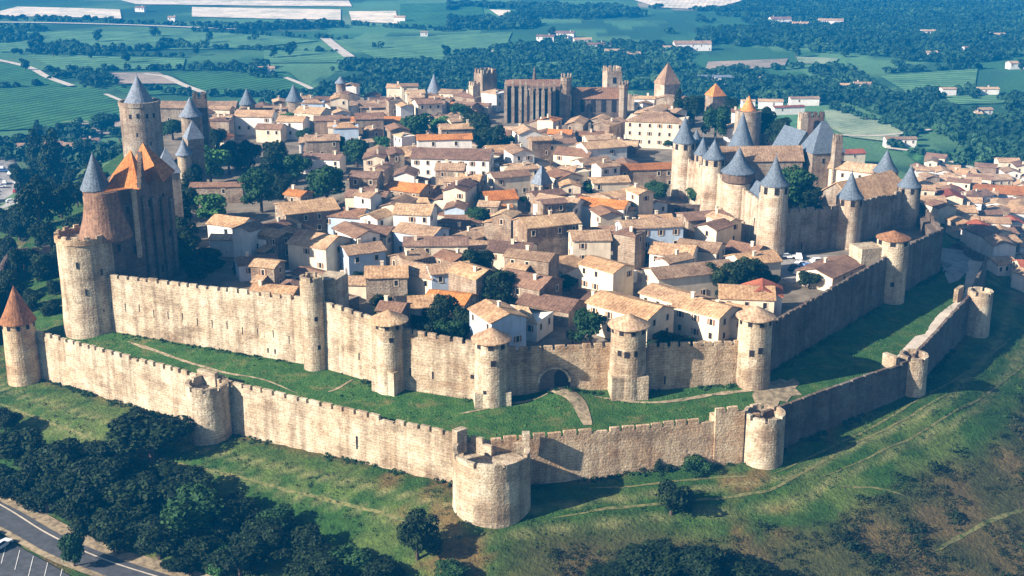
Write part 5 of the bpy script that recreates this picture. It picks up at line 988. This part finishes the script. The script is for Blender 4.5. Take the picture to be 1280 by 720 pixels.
for lb, pts, keep in [('wooded valley behind the cathedral', [(560, 72), (700, 50), (860, 62), (880, 112), (640, 120), (545, 112)], .72), ('thick woods beyond the castle at the right', [(850, 92), (1060, 84), (1100, 118), (1290, 120), (1290, 200), (1130, 158), (1060, 132), (850, 130)], .76), ('band of far woods at the upper right', [(860, 12), (1290, 28), (1290, 72), (1100, 92), (880, 68)], .62),
      ('woods above the far rampart', [(400, 82), (600, 80), (600, 122), (540, 128), (430, 122)], .72), ('far woods at the top middle', [(560, 6), (850, 12), (850, 44), (700, 36), (560, 40)], .5), ('dark woods above the lower town', [(1120, 158), (1290, 180), (1290, 232), (1210, 206), (1140, 180)], .8), ('scattered far woods at the upper left', [(-20, 34), (430, 30), (430, 60), (-20, 70)], .3),
      ('hedgerows beside the keep tower', [(225, 86), (330, 84), (430, 118), (400, 124), (300, 92)], .6), ('woods between the left vineyards', [(85, 96), (130, 92), (150, 110), (110, 114)], .7), ('trees round the low farm sheds', [(-20, 168), (60, 164), (160, 172), (160, 205), (60, 210), (-20, 200)], .45), ('woods at the upper right corner', [(950, -2), (1290, 0), (1290, 30), (900, 14)], .6), ('grove behind the blue roofed keep', [(1060, 174), (1120, 178), (1140, 196), (1090, 190)], .6),
      ('trees beyond the far rampart', [(280, 122), (440, 100), (440, 126), (330, 134)], .6), ('thin woods across the middle plain', [(300, 64), (560, 60), (560, 86), (300, 84)], .42)]: wood(lb, pts, 4.4, keep=keep, R_=2.1, H=2.4, smin=.45, smax=1.55)
def hedge(label, a, b, wd=4):
    p, q = ground_at(*a), ground_at(*b); n = int(math.hypot(q[0] - p[0], q[1] - p[1]) / 3.2) + 2; rng = np.random.default_rng(int(a[0] * 7 + a[1])); t = rng.random(n)
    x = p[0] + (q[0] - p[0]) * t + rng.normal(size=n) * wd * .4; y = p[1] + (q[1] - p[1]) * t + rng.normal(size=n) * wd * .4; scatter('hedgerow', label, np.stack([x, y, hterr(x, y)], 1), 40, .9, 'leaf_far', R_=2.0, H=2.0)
for i, (a, b) in enumerate([((0, 112), (60, 108)), ((60, 90), (230, 88)), ((230, 90), (330, 89)), ((0, 26), (300, 34)), ((0, 24), (150, 26)), ((40, 68), (230, 72)), ((150, 110), (240, 122)), ((240, 40), (430, 50)), ((60, 100), (130, 92)), ((640, 84), (420, 80)), ((440, 32), (560, 40)), ((1100, 92), (1225, 86)), ((1130, 120), (1220, 113)), ((150, 152), (90, 162)), ((260, 122), (390, 122)), ((860, 94), (1000, 86)), ((1040, 138), (1135, 166)), ((1110, 184), (1280, 228)), ((200, 60), (420, 66))]):
    hedge('dark hedgerow between the fields of the plain', a, b)
# scrub and rough growth on the banks
def strew(label, pts, n, fn, name, nq, size, m, **k):
    gp = [ground_at(*p) for p in pts]; A = np.array(gp); rng = np.random.default_rng(n); x = rng.uniform(A[:, 0].min(), A[:, 0].max(), n * 3); y = rng.uniform(A[:, 1].min(), A[:, 1].max(), n * 3)
    d, _ = dist_poly(OUT, x, y); ok = inside(gp, x, y) & (d > k.pop('dmin', 1.5) + (np.where(x > 25, 5, -4) if k.pop('near', 0) else 0)) & ~inside(OUT, x, y) & (vn(x, y, 6, 41) * .5 + vn(x, y, 2.5, 42) * .5 > fn); x, y = x[ok][:n], y[ok][:n]
    scatter(name, label, np.stack([x, y, hterr(x, y)], 1), nq, size, m, **k)
strew('dark scrub covering the slope at the lower right', [(600, 735), (700, 690), (850, 668), (930, 640), (980, 612), (1040, 590), (1130, 545), (1240, 480), (1330, 420), (1400, 740), (600, 800)], 7000, .46, 'scrub', 18, .11, 'leaf_scrub', R_=.55, H=.22, dmin=14, near=1)
strew('darker bushes in the scrub at the lower right', [(880, 700), (1000, 640), (1130, 570), (1300, 440), (1400, 740), (900, 760)], 260, .62, 'scrub', 60, .18, 'leaf_dark', R_=1.1, H=.5, dmin=17)
strew('rough tufts on the grassy bank below the outer rampart', [(-40, 480), (240, 560), (560, 610), (620, 660), (900, 600), (1150, 490), (1290, 400), (1300, 520), (1000, 640), (640, 730), (300, 640), (-60, 600)], 4500, .5, 'rough_grass', 9, .11, 'leaf_mid', R_=.5, H=.08, dmin=.6, flat=.4)

for pts, wd, lb in [([(735, 612), (800, 608), (880, 602), (950, 599)], .6, 'thin pale track under the pinkish outer rampart'), ([(960, 598), (1010, 575), (1080, 540), (1150, 500), (1210, 465), (1270, 418)], .6, 'grassy track climbing beside the shaded outer rampart'),
      ([(690, 648), (800, 634), (880, 627), (960, 614), (1000, 594), (1060, 562), (1130, 527), (1200, 490)], .7, 'curving track below the lower corner tower'), ([(1020, 602), (1090, 572), (1160, 537), (1220, 502), (1290, 450)], .5, 'lowest grassy track on the right slope'),
      ([(160, 566), (210, 578), (300, 600), (400, 626), (500, 652), (560, 668)], .8, 'pale grassy ridge track above the left trees'), ([(0, 505), (60, 528), (120, 552)], .7, 'short track below the orange coned tower'), ([(1170, 690), (1210, 668), (1280, 640)], .9, 'orange earth scar at the lower right'), ([(1050, 608), (1090, 612), (1130, 622)], .5, 'small pale scar in the right hand scrub')]:
    ribbon('footpath', [ground_at(*p) for p in pts], wd, hterr, 'track', lb, lift=0.07, step=1.2)

rng = np.random.default_rng(12)
def along(poly, n, off, jit):
    o = []
    for i in range(n):
        k = int(rng.integers(0, len(poly) - 1)); a, b = poly[k], poly[k + 1]; t_ = rng.random(); dx, dy = b[0] - a[0], b[1] - a[1]; L = math.hypot(dx, dy); q = off + abs(rng.normal()) * jit
        o.append((a[0] + dx * t_ + dy / L * q, a[1] + dy * t_ - dx / L * q))
    return np.array(o)
w_ = along([p[:2] for p in OUT[:7]], 900, .45, .8); w_ = w_[vn(w_[:, 0], w_[:, 1], 5, 61) > .45]; scatter('weeds', 'weeds and low bushes along the foot of the outer rampart', np.column_stack([w_, hterr(w_[:, 0], w_[:, 1])]), 26, .13, 'leaf_mid', R_=.42, H=.12)
w_ = along(INN[:9], 700, .4, .7); w_ = w_[vn(w_[:, 0], w_[:, 1], 5, 62) > .45]; scatter('weeds', 'weeds along the foot of the inner rampart', np.column_stack([w_, hlices(w_[:, 0], w_[:, 1])]), 22, .12, 'leaf_mid', R_=.38, H=.1)
gx_ = rng.uniform(-95, 118, 9000); gy_ = rng.uniform(190, 300, 9000); ok_ = inside(inset(OUT, 2.8), gx_, gy_) & ~inside(inset(INN, -1.0), gx_, gy_) & (vn(gx_, gy_, 7, 63) * .6 + vn(gx_, gy_, 2.2, 64) * .4 > .5); gx_, gy_ = gx_[ok_][:2600], gy_[ok_][:2600]
scatter('rough_grass', 'tufts of taller grass in the strip between the ramparts', np.column_stack([gx_, gy_, hlices(gx_, gy_)]), 9, .10, 'leaf_light', R_=.4, H=.04, flat=.3)

# ------------------------------------------------------------------ road and car parks
gr = lambda pts: [ground_at(*p) for p in pts]
ribbon('road', gr([(-70, 612), (0, 647), (62, 684), (130, 712), (230, 745), (420, 800), (700, 860)]), 6.2, hterr, 'asphalt', 'curving asphalt road in the lower left corner', lift=0.20)
ribbon('verge', gr([(-70, 583), (0, 621), (60, 656), (130, 690), (190, 708), (290, 738), (470, 790), (750, 846)]), (3.6, 3.0), hterr, 'dirt', 'bare tan verge along the upper side of the road', lift=0.16)
ribbon('kerb', gr([(-70, 600), (0, 634), (62, 672), (130, 702), (230, 733), (420, 789), (700, 849)]), .32, hterr, 'dust', 'pale kerb on the upper side of the road', lift=0.30)
ribbon('pavement', gr([(-70, 629), (0, 664), (60, 697), (125, 724), (200, 750), (400, 814), (690, 876)]), 1.3, hterr, 'dirt', 'tan pavement between the road and the car park', lift=0.26)
sheet('car_park', gr([(-90, 640), (0, 674), (60, 706), (110, 735), (60, 800), (-120, 800)]), hterr, 'asphalt', 3.0, 'asphalt car park in the bottom left corner', lift=0.2)
for i, px in enumerate([-14, 4, 21, 38, 56, 74]):
    a = (px + 4, 680 + px * .45); b = (px - 2, 706 + px * .45); ribbon('bay_line', gr([a, b]), .11, hterr, 'paint', 'white parking bay line', lift=0.25)
def make_car(m):
    b = MB(); prof = [(-2.1, .35), (-2.15, .75), (-1.75, .88), (.75, .88), (2.0, .74), (2.1, .35)]
    def ext(prof, w0, w1=None):
        w1 = w1 or w0; n = len(prof); b.add([(x, -w0, z) for x, z in prof] + [(x, w0, z) for x, z in prof], [tuple(range(n)), tuple(range(2 * n - 1, n - 1, -1))] + [(i, n + i, n + (i + 1) % n, (i + 1) % n) for i in range(n)])
    ext(prof[::-1], .84); b.hexa([(-1.7, -.76, .885), (.7, -.76, .885), (.7, .76, .885), (-1.7, .76, .885)], [(-1.35, -.62, 1.42), (.1, -.62, 1.42), (.1, .62, 1.42), (-1.35, .62, 1.42)]); body = hold(b, 'car_body', m)
    g_ = MB(); g_.hexa([(-1.58, -.785, .95), (.55, -.785, .95), (.55, .785, .95), (-1.58, .785, .95)], [(-1.36, -.665, 1.33), (.16, -.665, 1.33), (.16, .665, 1.33), (-1.36, .665, 1.33)]); gl = hold(g_, 'windows', 'glass')
    w_ = MB(); w_.lathe(0, 0, [(.3, -.1), (.32, -.08), (.32, .08), (.3, .1)], 12); v = w_.v; w_.v = [(x, zz, y) for x, y, zz in v]; wh = hold(w_, 'wheel', 'rubber'); return body, gl, wh
CARS = {k: make_car('car_' + k) for k in ('white', 'dark', 'blue', 'red')}
def car(x, y, zz, rot, col, group):
    body, gl, wh = CARS[col]; t = thing('parked_car', None, 'car', (x, y, zz), rot, group, world=False); put(body, 'car_body', t, (0, 0, 0)); put(gl, 'windows', t, (0, 0, 0))
    for a in (-1.35, 1.3):
        for c in (-.8, .8): put(wh, 'wheel', t, (a, c, .32))
    pend(t, f'{col} parked car', 'car', x, y, zz); return t
sheet('castle_car_park', [P(a, b, 1.0) for a, b in [(966, 344), (972, 326), (1010, 318), (1048, 320), (1045, 336), (1018, 350), (990, 354)]], lambda x, y: 1.0 + 0 * x, 'paving', 4, 'small paved car park below the castle wall', lift=0.08)
for px, py, r, c in [(984, 323, .1, 'white'), (998, 323, 1.4, 'white'), (972, 324, .3, 'dark'), (1002, 333, .5, 'white'), (1010, 336, .4, 'blue'), (1024, 329, .2, 'white'), (1000, 342, .9, 'white'), (1033, 332, .3, 'red'), (816, 326, .2, 'white'), (826, 328, .4, 'white'), (992, 337, 1.1, 'dark')]:
    x, y = P(px, py, 1.1); car(x, y, 1.1, r, c, 'cars below the castle wall')
x, y = P(362, 345, 1.1); car(x, y, 1.02, .6, 'white', 'cars below the castle wall')
rg = random.Random(9)
for i in range(34):
    px, py = rg.uniform(-12, 22), rg.uniform(188, 262); x, y = ground_at(px, py); zz = hz(x, y) + .1
    if any(math.hypot(x - q.location.x, y - q.location.y) < 4.6 for q in ROOTS[-34:] if q.get('category') == 'car'): continue
    car(x, y, zz, .3 + rg.uniform(-.1, .1) + rg.choice((0, 1.57)), rg.choice(('white', 'white', 'blue', 'dark', 'red')), 'cars in the left car park')
sheet('left_car_park', gr([(-60, 185), (22, 186), (26, 262), (-60, 268)]), hterr, 'paving', 6, 'pale car park at the left edge behind dark trees', lift=0.05)
ribbon('side_road', gr([(40, 305), (75, 284), (100, 268), (120, 262)]), 4.5, hterr, 'asphalt', 'road leading up to the massive left tower', lift=0.2)
for px, py, c in ((92, 270, 'white'), (84, 275, 'dark'), (2, 686, 'white'), (-14, 676, 'dark')):
    x, y = ground_at(px, py); car(x, y, hz(x, y) + .22, .5 if py < 400 else 1.2, c, 'cars parked beside the roads')
settle()

# ------------------------------------------------------------------ haze
mh_ = bpy.data.materials.new('haze'); mh_.use_nodes = True; n = mh_.node_tree; n.nodes.clear(); out = n.nodes.new('ShaderNodeOutputMaterial'); pv = n.nodes.new('ShaderNodeVolumePrincipled')
pv.inputs['Color'].default_value = (*HAZE_COLOR, 1); pv.inputs['Density'].default_value = HAZE_DENSITY; pv.inputs['Anisotropy'].default_value = 0.0; n.links.new(pv.outputs[0], out.inputs['Volume']); M['haze'] = mh_
zmin = float(Z.min()) - 1; print('terrain z', Z.min(), Z.max()); mb = MB(); mb.box(0, 2000, zmin, 88.5, xs[-1] - xs[0] + 60, 4500, 0); o = mb.build('haze', 'haze'); tag(o, 'thin blue haze lying over the whole landscape', kind='stuff')
